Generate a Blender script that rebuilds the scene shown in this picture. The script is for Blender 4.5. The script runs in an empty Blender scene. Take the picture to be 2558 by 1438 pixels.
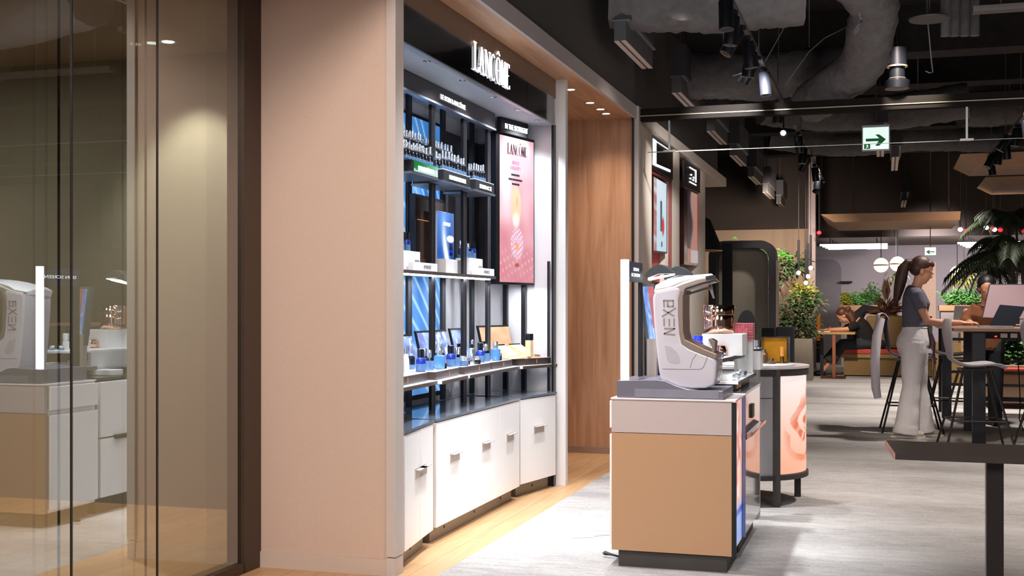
import bpy, bmesh, math, random
import numpy as np
from mathutils import Vector, Matrix
rnd = random.Random(7)
PI = math.pi
scn = bpy.context.scene
COL = scn.collection
# ------------------------------------------------------------------ camera, light, exposure
CAMZ = 1.25; FPX = 3000.0; YAW = math.atan(928/3000.0); SN = math.sin(YAW); CS = math.cos(YAW)
cam = bpy.data.cameras.new('camera'); camo = bpy.data.objects.new('camera', cam); COL.objects.link(camo)
camo.location = (0, 0, CAMZ); camo.rotation_euler = (PI/2, 0, YAW)
cam.sensor_fit = 'HORIZONTAL'; cam.sensor_width = 36.0; cam.lens = 36.0*FPX/2558
cam.shift_y = (762-719)/2558.0; cam.clip_start = .05; cam.clip_end = 200
scn.camera = camo
scn.view_settings.view_transform = 'Standard'; scn.view_settings.look = 'None'
scn.view_settings.gamma = 1; scn.view_settings.use_curve_mapping = False
scn.view_settings.exposure = 0.0
w = bpy.data.worlds.new('world'); scn.world = w; w.use_nodes = True
w.node_tree.nodes['Background'].inputs[0].default_value = (.9, .93, 1, 1)
w.node_tree.nodes['Background'].inputs[1].default_value = 0.10

def area(name, loc, size, power, col=(1, .95, .88), rot=(0, 0, 0), sy=None, spread=PI):
    l = bpy.data.lights.new(name, 'AREA'); l.energy = power; l.color = col; l.size = size; l.spread = spread
    if sy: l.shape = 'RECTANGLE'; l.size_y = sy
    o = bpy.data.objects.new(name, l); o.location = loc; o.rotation_euler = rot; COL.objects.link(o); return o

def spot(name, loc, target, power, ang=50, blend=.5, r=.04, col=(1, .93, .84)):
    l = bpy.data.lights.new(name, 'SPOT'); l.energy = power; l.color = col; l.spot_size = math.radians(ang)
    l.spot_blend = blend; l.shadow_soft_size = r
    o = bpy.data.objects.new(name, l); o.location = loc
    o.rotation_euler = (Vector(target)-Vector(loc)).to_track_quat('-Z', 'Y').to_euler(); COL.objects.link(o); return o

WHT = (1, .97, .95); COOL = (.86, .93, 1); WARM = (1, .80, .58)
# fill lights added behind and above the camera, no luminaires seen there
area('rear_fill_light', (-1.2, -.4, 3.3), 1.6, 170, WHT, (.75, 0, 0), 1.2)
area('rear_fill_light', (2.6, .5, 3.3), 1.2, 90, WHT, (.6, 0, 0), 1.2)
# aisle spots: unseen lamps added above the frame to light carpet and counter
spot('unseen_aisle_spot', (-1.42, 5.6, 3.6), (-1.5, 5.4, 0), 520, 62, .7, .06, COOL)
spot('unseen_aisle_spot', (-1.42, 7.1, 3.6), (-1.45, 6.9, 0), 430, 60, .7, .06, COOL)
spot('unseen_aisle_spot', (-1.3, 8.9, 3.6), (-1.3, 8.7, 0), 260, 64, .7, .06, WHT)
spot('niche_fill', (-1.2, 8.0, 3.3), (-2.3, 9.9, 1.3), 150, 52, .8, .1, (1, .86, .76))  # unseen lamp added to brighten the wood niche
spot('wall_wash', (-1.1, 2.6, 3.5), (-2.5, 5.13, 1.0), 335, 75, 1.0, .3, (1, .89, .82))
spot('track_beam', (-.85, 6.6, 3.0), (-2.3, 6.6, 1.2), 150, 60, .5, .05, COOL)
spot('track_beam', (-.85, 9.0, 3.0), (-2.0, 12.9, 1.5), 620, 50, .6, .05, WHT)
spot('track_beam', (-.2, 7.6, 3.0), (-.9, 6.9, .95), 160, 45, .5, .05, COOL)
spot('track_beam', (-.75, 3.2, 3.2), (-.95, 5.65, .45), 200, 40, 1.0, .12, (1, .92, .86))
# light over the open floor beyond, in bands
for (lx, ly, pw) in ((1.2, 5.2, 130), (1.0, 8.3, 430), (1.1, 12.2, 380), (.2, 15.3, 560), (1.9, 15.6, 560), (.8, 19.0, 720), (3.2, 19.2, 720), (3.4, 10.6, 420), (2.4, 8.6, 160)):
    spot('floor_spot', (lx, ly, 3.35), (lx, ly+.3, 0), pw, 88, .7, .08, (1, .93, .86))
spot('table_spot', (.1, 9.4, 3.5), (.5, 12.1, .9), 560, 36, .6, .08, (1, .88, .76))
spot('bench_spot', (2.0, 19.5, 3.4), (.3, 22.2, .5), 420, 60, .6, .1, (1, .8, .58))
spot('tree_spot', (-.6, 17.6, 2.95), (-1.2, 20.8, 1.7), 700, 44, .6, .05, (1, .84, .66))
spot('wall_spot', (3.2, 23.0, 2.45), (3.6, 27.2, 1.4), 650, 100, .9, .2, (1, .93, .94))
spot('wall_spot', (.8, 23.2, 2.45), (1.1, 27.2, 1.4), 600, 100, .9, .2, (1, .93, .94))
spot('brown_wall_spot', (-1.4, 19.4, 2.95), (-2.4, 23.1, 1.6), 500, 95, .9, .2, (1, .84, .7))
spot('raft_uplight', (1.6, 19.4, 1.9), (1.6, 21.8, 2.8), 110, 110, .9, .2, (1, .78, .6))
spot('arch_fill', (-.7, 16.6, 3.3), (-1.6, 18.7, 1.3), 260, 40, .8, .1, (1, .92, .8))  # made-up lamp, added to lift the arch back board
spot('ceiling_fill', (.6, 6.5, 2.2), (.2, 9.5, 4.0), 85, 120, 1.0, .3, (1, .93, .9))

# ------------------------------------------------------------------ helpers
def dw(px, py, d):
    """world point seen at photo pixel (px, py) at depth d"""
    u = (px-1279)/FPX*d
    return Vector((u*CS-d*SN, u*SN+d*CS, CAMZ-(py-762)/FPX*d))
def lin(c):
    return tuple((v/12.92 if v <= .04045 else ((v+.055)/1.055)**2.4) for v in c)
def hx(h):
    h = h.lstrip('#'); return lin(tuple(int(h[i:i+2], 16)/255 for i in (0, 2, 4)))
MC = {}
def pm(name, col='#808080', rough=.5, metal=0, noise=.06, nscale=20, bump=0, emit=None, es=0, coat=0, trans=0, ior=1.45, alpha=1, stretch=(1, 1, 1), spec=.5):
    if name in MC: return MC[name]
    m = bpy.data.materials.new(name); m.use_nodes = True; MC[name] = m
    nt = m.node_tree; b = nt.nodes['Principled BSDF']; c = hx(col)
    tc = nt.nodes.new('ShaderNodeTexCoord'); mp = nt.nodes.new('ShaderNodeMapping'); mp.inputs['Scale'].default_value = stretch
    nz = nt.nodes.new('ShaderNodeTexNoise'); nz.inputs['Scale'].default_value = nscale; nz.inputs['Detail'].default_value = 4
    cr = nt.nodes.new('ShaderNodeMix'); cr.data_type = 'RGBA'
    nt.links.new(tc.outputs['Object'], mp.inputs[0]); nt.links.new(mp.outputs[0], nz.inputs['Vector'])
    nt.links.new(nz.outputs['Fac'], cr.inputs[0])
    cr.inputs[6].default_value = tuple(max(0, v*(1-noise*2)) for v in c)+(1,)
    cr.inputs[7].default_value = tuple(min(1, v*(1+noise*2)) for v in c)+(1,)
    nt.links.new(cr.outputs[2], b.inputs['Base Color'])
    b.inputs['Roughness'].default_value = rough; b.inputs['Metallic'].default_value = metal
    b.inputs['Coat Weight'].default_value = coat; b.inputs['Transmission Weight'].default_value = trans
    b.inputs['IOR'].default_value = ior; b.inputs['Alpha'].default_value = alpha
    b.inputs['Specular IOR Level'].default_value = spec
    if bump:
        bp = nt.nodes.new('ShaderNodeBump'); bp.inputs['Strength'].default_value = bump; bp.inputs['Distance'].default_value = .01
        nt.links.new(nz.outputs['Fac'], bp.inputs['Height']); nt.links.new(bp.outputs[0], b.inputs['Normal'])
    if es:
        b.inputs['Emission Color'].default_value = hx(emit or col)+(1,); b.inputs['Emission Strength'].default_value = es
    return m
def picmat(name, es=1.0, rough=.35, curve=None):
    if name in MC: return MC[name]
    m = bpy.data.materials.new(name); m.use_nodes = True; MC[name] = m
    nt = m.node_tree; b = nt.nodes['Principled BSDF']; a = nt.nodes.new('ShaderNodeVertexColor'); a.layer_name = 'Col'
    mx = nt.nodes.new('ShaderNodeMix'); mx.data_type = 'RGBA'; mx.blend_type = 'MULTIPLY'; mx.inputs[0].default_value = 1; mx.inputs[7].default_value = (.3, .3, .3, 1)
    nt.links.new(a.outputs[0], mx.inputs[6]); nt.links.new(mx.outputs[2], b.inputs['Base Color']); nt.links.new(a.outputs[0], b.inputs['Emission Color'])
    b.inputs['Emission Strength'].default_value = es; b.inputs['Roughness'].default_value = rough
    return m
def wood(name, c1, c2, axis='z', scale=1.0, rough=.5):
    if name in MC: return MC[name]
    m = bpy.data.materials.new(name); m.use_nodes = True; MC[name] = m
    nt = m.node_tree; b = nt.nodes['Principled BSDF']
    tc = nt.nodes.new('ShaderNodeTexCoord'); mp = nt.nodes.new('ShaderNodeMapping')
    s = {'x': (1, 14, 14), 'y': (14, 1, 14), 'z': (14, 14, 1)}[axis]; mp.inputs['Scale'].default_value = tuple(v*scale for v in s)
    nz = nt.nodes.new('ShaderNodeTexNoise'); nz.inputs['Scale'].default_value = 1.6; nz.inputs['Detail'].default_value = 8; nz.inputs['Distortion'].default_value = .6
    rp = nt.nodes.new('ShaderNodeValToRGB'); rp.color_ramp.elements[0].position = .3; rp.color_ramp.elements[1].position = .72
    rp.color_ramp.elements[0].color = hx(c1)+(1,); rp.color_ramp.elements[1].color = hx(c2)+(1,)
    nt.links.new(tc.outputs['Object'], mp.inputs[0]); nt.links.new(mp.outputs[0], nz.inputs['Vector']); nt.links.new(nz.outputs[0], rp.inputs[0])
    nt.links.new(rp.outputs[0], b.inputs['Base Color']); b.inputs['Roughness'].default_value = rough
    return m

class MB:
    def __init__(s): s.v = []; s.f = []
    def add(s, vs, fs):
        n = len(s.v); s.v += [tuple(p) for p in vs]; s.f += [tuple(i+n for i in f) for f in fs]; return s
    def box(s, x0, x1, y0, y1, z0, z1, M=None):
        vs = [Vector((x, y, z)) for z in (z0, z1) for y in (y0, y1) for x in (x0, x1)]
        if M is not None: vs = [M @ v for v in vs]
        return s.add(vs, [(0, 2, 3, 1), (4, 5, 7, 6), (0, 1, 5, 4), (2, 6, 7, 3), (0, 4, 6, 2), (1, 3, 7, 5)])
    def seg(s, p, q, th, z0, z1, side=1):
        """box standing on the plan segment p-q, th thick towards its left (side 1) or right"""
        p = Vector(p).xy; q = Vector(q).xy; d = (q-p).normalized(); n = Vector((-d.y, d.x))*th*side
        return s.prism([(a.x, a.y) for a in (p, q, q+n, p+n)], z0, z1)
    def prism(s, poly, z0, z1):
        n = len(poly); vs = [(x, y, z0) for x, y in poly]+[(x, y, z1) for x, y in poly]
        fs = [tuple(range(n))[::-1], tuple(range(n, 2*n))]+[(i, (i+1) % n, n+(i+1) % n, n+i) for i in range(n)]
        return s.add(vs, fs)
    def extr(s, poly, O, R, U, D):
        """2D polygon in the frame O,R,U pushed along the vector D"""
        O, R, U, D = (Vector(a) for a in (O, R, U, D)); n = len(poly)
        a = [O+R*x+U*y for x, y in poly]; vs = a+[p+D for p in a]
        fs = [tuple(range(n)), tuple(range(n, 2*n))[::-1]]+[(i, n+i, n+(i+1) % n, (i+1) % n) for i in range(n)]
        return s.add(vs, fs)
    def rings(s, R, closed_ends=True):
        k = len(R[0]); n = len(R); vs = [p for r in R for p in r]; fs = []
        for i in range(n-1):
            for j in range(k): fs.append((i*k+j, i*k+(j+1) % k, (i+1)*k+(j+1) % k, (i+1)*k+j))
        if closed_ends: fs += [tuple(range(k))[::-1], tuple((n-1)*k+j for j in range(k))]
        return s.add(vs, fs)
    def lathe(s, prof, c=(0, 0, 0), n=20, sx=1, sy=1, M=None):
        R = [[Vector((c[0]+r*sx*math.cos(2*PI*j/n), c[1]+r*sy*math.sin(2*PI*j/n), c[2]+z)) for j in range(n)] for r, z in prof]
        if M is not None: R = [[M @ p for p in r] for r in R]
        return s.rings(R)
    def cyl(s, p, q, r, r2=None, n=12):
        return s.tube([p, q], [r, r if r2 is None else r2], n)
    def tube(s, path, rad, n=10, sq=None):
        P = [Vector(p) for p in path]; m = len(P)
        if not isinstance(rad, (list, tuple)): rad = [rad]*m
        R = []; ref = Vector((0, 0, 1))
        if abs((P[-1]-P[0]).normalized().z) > .9: ref = Vector((0, 1, 0))
        for i in range(m):
            t = (P[min(i+1, m-1)]-P[max(i-1, 0)]).normalized()
            a = t.cross(ref)
            if a.length < 1e-3: a = t.cross(Vector((1, 0, 0)))
            a.normalize(); b = t.cross(a).normalized(); e = rad[i]; ea, eb = e if isinstance(e, tuple) else (e, e)
            R.append([P[i]+a*ea*math.cos(2*PI*j/n)+b*eb*math.sin(2*PI*j/n) for j in range(n)])
        return s.rings(R)
    def ball(s, c, r, n=14, sz=(1, 1, 1)):
        pr = [(max(1e-4, math.sin(PI*i/n)), -math.cos(PI*i/n)) for i in range(n+1)]
        R = [[Vector((c[0]+a*r*sz[0]*math.cos(2*PI*j/n), c[1]+a*r*sz[1]*math.sin(2*PI*j/n), c[2]+h*r*sz[2])) for j in range(n)] for a, h in pr]
        return s.rings(R)
    def mesh(s, name):
        me = bpy.data.meshes.new(name); me.from_pydata(s.v, [], s.f); me.validate(); return me
    def build(s, name, mat, parent=None, bev=0, smooth=False, world=False, seg=2):
        me = s.mesh(name); bm = bmesh.new(); bm.from_mesh(me)
        if world and parent is not None:
            iv = parent.matrix_basis.inverted(); bmesh.ops.transform(bm, matrix=iv, verts=bm.verts)
        bmesh.ops.recalc_face_normals(bm, faces=bm.faces)
        if bev: bmesh.ops.bevel(bm, geom=[e for e in bm.edges if len(e.link_faces) == 2 and e.calc_face_angle() > .5], offset=bev, segments=seg, profile=.6, affect='EDGES')
        if smooth:
            for f in bm.faces: f.smooth = True
            for e in bm.edges:
                if len(e.link_faces) == 2 and e.calc_face_angle() > .75: e.smooth = False
        bm.to_mesh(me); bm.free(); me.materials.append(mat)
        o = bpy.data.objects.new(name, me); COL.objects.link(o)
        if parent is not None: o.parent = parent
        return o
def tag(o, label=None, cat=None, group=None, kind=None):
    for k, v in (('label', label), ('category', cat), ('group', group), ('kind', kind)):
        if v: o[k] = v
    return o
def thing(name, label, cat, loc=(0, 0, 0), rz=0, group=None):
    o = bpy.data.objects.new(name, None); COL.objects.link(o); o.location = loc; o.rotation_euler = (0, 0, rz)
    o.empty_display_size = .05
    o.matrix_basis = Matrix.Translation(Vector(loc)) @ Matrix.Rotation(rz, 4, 'Z')
    return tag(o, label, cat, group)
def kids(o): return [c for c in bpy.data.objects if c.parent == o]
def copy_tree(o, loc=None, rz=None, label=None, parent=None, ks=None):
    c = o.copy(); COL.objects.link(c)
    if parent is not None: c.parent = parent
    if loc is not None: c.location = loc
    if rz is not None: c.rotation_euler = (0, 0, rz)
    if label: c['label'] = label
    for k in kids(o): copy_tree(k, parent=c)
    return c
def struct(name, mb, mat, parent=None, bev=0, label=None):
    o = mb.build(name, mat, parent, bev)
    if parent is None: o['kind'] = 'structure'
    if label: o['label'] = label
    return o
def text(s, O, R, U, h, w, mat, name='lettering', parent=None, depth=.002, space=1.0):
    """lettering h high and w wide whose lower left corner is O"""
    cu = bpy.data.curves.new('t', 'FONT'); cu.body = s; cu.size = 1; cu.space_character = space; cu.resolution_u = 3
    to = bpy.data.objects.new('t', cu); COL.objects.link(to)
    dg = bpy.context.evaluated_depsgraph_get(); me = bpy.data.meshes.new_from_object(to.evaluated_get(dg))
    bpy.data.objects.remove(to); xs = [v.co.x for v in me.vertices]; ys = [v.co.y for v in me.vertices]
    x0, x1, y0, y1 = min(xs), max(xs), min(ys), max(ys)
    O, R, U = Vector(O), Vector(R).normalized(), Vector(U).normalized(); N = R.cross(U)
    bm = bmesh.new(); bm.from_mesh(me)
    r = bmesh.ops.extrude_face_region(bm, geom=bm.faces[:])
    up = [g for g in r['geom'] if isinstance(g, bmesh.types.BMVert)]
    for v in up: v.co.z += 1
    for v in bm.verts: v.co = O+R*((v.co.x-x0)/(x1-x0)*w)+U*((v.co.y-y0)/(y1-y0)*h)+N*(v.co.z*depth)
    if parent is not None: bmesh.ops.transform(bm, matrix=parent.matrix_basis.inverted(), verts=bm.verts)
    bm.to_mesh(me); bm.free(); me.materials.clear(); me.materials.append(mat)
    o = bpy.data.objects.new(name, me); COL.objects.link(o)
    if parent is not None: o.parent = parent
    return o
def picture(fn, O, R, U, w, h, name, mat, parent=None, nx=80, ny=120, bendfn=None):
    """printed sheet: fn(u, v) -> sRGB arrays over the sheet, u right, v up, both 0..1"""
    O, R, U = Vector(O), Vector(R).normalized(), Vector(U).normalized()
    u, v = np.meshgrid(np.linspace(0, 1, nx), np.linspace(0, 1, ny)); u = u.ravel(); v = v.ravel()
    c = np.clip(np.array(fn(u, v)), 0, 1).T
    if bendfn: P = [bendfn(a, b) for a, b in zip(u, v)]
    else: P = [O+R*(float(a)*w)+U*(float(b)*h) for a, b in zip(u, v)]
    if parent is not None:
        iv = parent.matrix_basis.inverted(); P = [iv @ Vector(p) for p in P]
    fs = [(j*nx+i, j*nx+i+1, (j+1)*nx+i+1, (j+1)*nx+i) for j in range(ny-1) for i in range(nx-1)]
    me = bpy.data.meshes.new(name); me.from_pydata([tuple(p) for p in P], [], fs)
    ca = me.color_attributes.new('Col', 'FLOAT_COLOR', 'POINT')
    l = np.where(c <= .04045, c/12.92, ((c+.055)/1.055)**2.4)
    ca.data.foreach_set('color', np.concatenate([l, np.ones((len(l), 1))], 1).astype(np.float32).ravel())
    me.materials.append(mat); o = bpy.data.objects.new(name, me); COL.objects.link(o)
    if parent is not None: o.parent = parent
    return o
def mixc(a, b, t): return [a[i]*(1-t)+b[i]*t for i in range(3)]
def blob(u, v, cu, cv, ru, rv, soft=.15): 
    r = np.sqrt(((u-cu)/ru)**2+((v-cv)/rv)**2); return np.clip((1-r)/soft, 0, 1)
def fnoise(u, v, sc=6, seed=1):
    r = np.random.RandomState(seed); t = 0*u
    for k in range(7):
        a = r.rand()*6.28; f = sc*(.5+r.rand()*1.8); t = t+np.sin(u*f*math.cos(a)+v*f*math.sin(a)+r.rand()*6+1.6*np.sin(v*f*.6+u*f*.4+k))
    return t/7*.8+.5
LH = None
def lancome(O, R, U, w, h, mat, name, parent, depth=.01, bold=.8):
    """the condensed serif shop name LANCOME with circumflex, thick and thin strokes"""
    mb = MB(); O, R, U = Vector(O), Vector(R).normalized(), Vector(U).normalized(); N = R.cross(U)
    def st(x0, y0, x1, y1, t):
        t = t*bold
        d = Vector((x1-x0, (y1-y0)*h/w*1.0, 0)); mb.extr([(x0*w-t*w/2, y0*h), (x0*w+t*w/2, y0*h), (x1*w+t*w/2, y1*h), (x1*w-t*w/2, y1*h)], O, R, U, N*depth)
    def ho(x0, x1, y, t): mb.extr([(x0*w, (y-t/2)*h), (x1*w, (y-t/2)*h), (x1*w, (y+t/2)*h), (x0*w, (y+t/2)*h)], O, R, U, N*depth)
    def arc(cx, rx, a0, a1, cy=.47, ry=.5, tk=.030, tn=.010, n=22):
        P = []
        for i in range(n+1):
            a = a0+(a1-a0)*i/n; t = tn+(tk-tn)*abs(math.cos(a)); P.append((a, t))
        for (a, t), (b, t2) in zip(P, P[1:]):
            q = [((cx+(rx+t/2)*math.cos(a))*w, (cy+(ry+t/3)*math.sin(a))*h), ((cx+(rx+t2/2)*math.cos(b))*w, (cy+(ry+t2/3)*math.sin(b))*h),
                 ((cx+(rx-t2/2)*math.cos(b))*w, (cy+(ry-t2/2)*math.sin(b))*h), ((cx+(rx-t/2)*math.cos(a))*w, (cy+(ry-t/2)*math.sin(a))*h)]
            mb.extr(q, O, R, U, N*depth)
    # L
    st(.035, 0, .035, 1.0, .030); ho(.0, .12, .015, .03); ho(.0, .07, .985, .03); st(.118, 0, .124, .16, .010)
    # A
    st(.155, 0, .205, .95, .012); st(.255, 0, .205, .95, .032); ho(.17, .24, .33, .03); ho(.13, .18, .015, .03); ho(.225, .285, .015, .03)
    # N
    st(.315, 0, .315, .95, .012); st(.425, 0, .315, .95, .032); st(.425, 0, .425, .95, .012); ho(.29, .34, .015, .03); ho(.40, .45, .935, .03); ho(.285, .32, .935, .03)
    # C
    arc(.52, .055, math.radians(50), math.radians(310))
    # O with circumflex
    arc(.665, .062, 0, 2*PI, tk=.032); st(.625, 1.05, .665, 1.2, .02); st(.705, 1.05, .665, 1.2, .02); ho(.64, .69, .47, .02)
    # M
    st(.755, 0, .765, .95, .012); st(.81, .05, .77, .95, .030); st(.81, .05, .858, .95, .012); st(.868, 0, .860, .95, .032); ho(.735, .78, .015, .03); ho(.845, .895, .015, .03)
    # E
    st(.925, 0, .925, .95, .030); ho(.905, 1.0, .015, .03); ho(.905, .995, .935, .03); ho(.925, .975, .5, .03); st(.995, 0, .998, .14, .01); st(.99, .82, .99, .95, .01)
    return mb.build(name, mat, parent, world=True)

# common materials
M_BLK = pm('black_metal', '#17171b', .35, .4); M_DBLK = pm('matt_black', '#101013', .7)
M_WHT = pm('white_lacquer', '#f0ebe8', .3, noise=.01); M_GREY = pm('grey_panel', '#a39c9c', .5, noise=.02)
M_CHR = pm('chrome', '#e8e8ee', .08, 1, .02); M_GOLD = pm('gold_metal', '#d9a35a', .2, 1, .05)
M_ROSE = pm('rose_gold', '#e8b49a', .08, 1, .03)
M_LED = pm('white_led', '#ffffff', .5, es=7, emit='#f2f6ff'); M_LETTER = pm('lit_lettering', '#ffffff', .5, es=1.5, emit='#f4f8ff')
M_GLS = pm('clear_glass', '#eef4f6', .03, trans=1, noise=0)
M_WALL = pm('beige_wall', '#bda190', .75, noise=.02, nscale=60, bump=.05)
M_TRIM = pm('greige_trim', '#b8aaa2', .5, noise=.02)
M_WOODW = wood('wood_panel_wall', '#9c7255', '#bd9274', 'z', .9, .45)
M_WOODS = wood('wood_soffit', '#a57a5c', '#c49a78', 'y', .9, .5)
M_BROWN = pm('brown_tile', '#7d6350', .5, noise=.04)
M_BRONZE = pm('dark_bronze', '#4a3a30', .4, .5)
# ================================================================== THE SETTING
def carpet_mat():
    m = bpy.data.materials.new('grey_carpet'); m.use_nodes = True; nt = m.node_tree; b = nt.nodes['Principled BSDF']
    tc = nt.nodes.new('ShaderNodeTexCoord')
    def nz(sc, st, det=4):
        mp = nt.nodes.new('ShaderNodeMapping'); mp.inputs['Scale'].default_value = st; nt.links.new(tc.outputs['Object'], mp.inputs[0])
        n = nt.nodes.new('ShaderNodeTexNoise'); n.inputs['Scale'].default_value = sc; n.inputs['Detail'].default_value = det
        nt.links.new(mp.outputs[0], n.inputs['Vector']); return n
    a = nz(1.0, (.35, 1.5, 1)); f = nz(60, (.8, 2.2, 1), 3); g = nz(7, (1, 3, 1), 5)  # broad bands hold lamp light banding as well as carpet tile tone
    r = nt.nodes.new('ShaderNodeValToRGB'); r.color_ramp.elements[0].position = .38; r.color_ramp.elements[1].position = .62
    r.color_ramp.elements[0].color = hx('#86807d')+(1,); r.color_ramp.elements[1].color = hx('#bdb7b3')+(1,)
    ad = nt.nodes.new('ShaderNodeMath'); ad.operation = 'MULTIPLY_ADD'; ad.inputs[1].default_value = .28; nt.links.new(f.outputs[0], ad.inputs[0])
    a2 = nt.nodes.new('ShaderNodeMath'); a2.operation = 'MULTIPLY_ADD'; a2.inputs[1].default_value = .22; nt.links.new(g.outputs[0], a2.inputs[0])
    a3 = nt.nodes.new('ShaderNodeMath'); a3.operation = 'MULTIPLY'; a3.inputs[1].default_value = .5; nt.links.new(a.outputs[0], a3.inputs[0])
    nt.links.new(a3.outputs[0], a2.inputs[2]); nt.links.new(a2.outputs[0], ad.inputs[2]); nt.links.new(ad.outputs[0], r.inputs[0])
    nt.links.new(r.outputs[0], b.inputs['Base Color']); b.inputs['Roughness'].default_value = .95
    bp = nt.nodes.new('ShaderNodeBump'); bp.inputs['Strength'].default_value = .5; bp.inputs['Distance'].default_value = .01
    nt.links.new(f.outputs[0], bp.inputs['Height']); nt.links.new(bp.outputs[0], b.inputs['Normal'])
    return m
M_CPT = carpet_mat()
struct('floor', MB().box(-1.97, 12, -1.5, 30, -.06, 0), M_CPT)
struct('floor', MB().box(-7, -1.97, 12, 30, -.06, 0), M_CPT)
def plank_mat():
    m = bpy.data.materials.new('oak_planks'); m.use_nodes = True; nt = m.node_tree; b = nt.nodes['Principled BSDF']
    tc = nt.nodes.new('ShaderNodeTexCoord'); mp = nt.nodes.new('ShaderNodeMapping'); mp.inputs['Rotation'].default_value = (0, 0, PI/2)
    nt.links.new(tc.outputs['Object'], mp.inputs[0])
    br = nt.nodes.new('ShaderNodeTexBrick'); br.inputs['Scale'].default_value = 1; br.inputs['Brick Width'].default_value = 1.2; br.inputs['Row Height'].default_value = .14
    br.inputs['Mortar Size'].default_value = .0015; br.inputs['Color1'].default_value = hx('#bd9268')+(1,); br.inputs['Color2'].default_value = hx('#c79d72')+(1,); br.inputs['Mortar'].default_value = hx('#8a673f')+(1,)
    nt.links.new(mp.outputs[0], br.inputs[0])
    m2 = nt.nodes.new('ShaderNodeMapping'); m2.inputs['Scale'].default_value = (26, 2, 1); nt.links.new(tc.outputs['Object'], m2.inputs[0])
    n = nt.nodes.new('ShaderNodeTexNoise'); n.inputs['Scale'].default_value = 1.5; n.inputs['Detail'].default_value = 6; nt.links.new(m2.outputs[0], n.inputs['Vector'])
    mx = nt.nodes.new('ShaderNodeMix'); mx.data_type = 'RGBA'; mx.blend_type = 'MULTIPLY'; mx.inputs[0].default_value = .45
    rp = nt.nodes.new('ShaderNodeValToRGB'); rp.color_ramp.elements[0].color = (.6, .55, .5, 1); rp.color_ramp.elements[0].position = .3; rp.color_ramp.elements[1].position = .65
    nt.links.new(n.outputs[0], rp.inputs[0]); nt.links.new(br.outputs[0], mx.inputs[6]); nt.links.new(rp.outputs[0], mx.inputs[7])
    nt.links.new(mx.outputs[2], b.inputs['Base Color']); b.inputs['Roughness'].default_value = .42
    return m
M_PLANK = plank_mat()
struct('floor', MB().box(-7, -1.97, -1.5, 12, -.06, 0), M_PLANK)
CEIL = 4.1
M_CEIL = pm('dark_sprayed_ceiling', '#1d1a19', .95, noise=.4, nscale=9, bump=1)
struct('ceiling', MB().box(-2.0, 12, -1.5, 10, CEIL, CEIL+.1).box(-7.1, 12, 10, 30, CEIL, CEIL+.1), M_CEIL)
mb = MB()
for yb, h in ((7.2, .25), (12.0, .45), (14.6, .3), (17.4, .4), (20.4, .35)): mb.box(-1.9, 12, yb, yb+.35, CEIL-h, CEIL)
struct('ceiling_beams', mb, M_CEIL)['kind'] = 'structure'
# beige wall between the glass and the display alcove
wf = struct('wall_front', MB().box(-2.905, -2.15, 5.135, 5.215, .0, 2.815), M_WALL)
struct('baseboard_front', MB().box(-2.905, -2.148, 5.125, 5.135, 0, .075), pm('beige_baseboard', '#bba596', .5, noise=.01))
struct('trim_1', MB().box(-2.19, -2.144, 5.118, 5.216, .09, 2.815).box(-2.19, -2.146, 5.12, 5.216, 0, .085), M_TRIM)
# recess behind the display wall: back, near end, far end
M_REC = pm('recess_white_wall', '#d9d6da', .55, noise=.01)
struct('wall_alcove_back', MB().box(-2.82, -2.76, 5.215, 8.15, 0, 2.9), M_REC)
struct('wall_alcove_end', MB().box(-2.76, -2.17, 8.10, 8.16, 0, 2.9), M_REC)
struct('wall_alcove_near', MB().box(-2.76, -2.155, 5.215, 5.235, 0, 2.9), M_REC)
struct('trim_2', MB().box(-2.2, -2.105, 8.06, 8.12, 0, 2.815), pm('white_post', '#e6e0de', .4, noise=.01))
struct('trim_3', MB().box(-2.19, -2.174, 8.0, 8.06, 0, 2.5), M_BLK)
# wood niche beyond
struct('wall_niche', MB().box(-2.75, -1.995, 9.9, 9.98, .0, 2.815).box(-2.75, -2.65, 8.16, 9.9, 0, 2.815), M_WOODW)
struct('baseboard_niche', MB().box(-2.65, -1.995, 9.885, 9.9, 0, .055), pm('niche_base', '#93786a', .5))
# soffit, its wood fascia and the pale portal frame
struct('ceiling_soffit', MB().box(-2.9, -1.995, 3.0, 9.9, 2.815, 2.86), M_WOODS)
struct('trim_4', MB().box(-2.21, -2.175, 5.21, 6.29, 2.685, 2.815).box(-2.21, -2.175, 6.295, 8.06, 2.685, 2.815), M_BROWN)
struct('trim_5', MB().box(-1.995, -1.97, 2.5, 10.0, 2.81, 2.915).box(-1.995, -1.955, 9.9, 10.02, 0, 2.915), pm('portal_frame', '#b3a9a6', .45, noise=.02))
struct('trim_6', MB().box(-2.005, -1.99, 9.86, 9.9, 0, 2.815), M_BLK)
struct('wall_bulkhead', MB().box(-2.1, -2.0, 1.0, 9.95, 2.87, CEIL), pm('dark_bulkhead', '#4b4644', .8))
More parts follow.
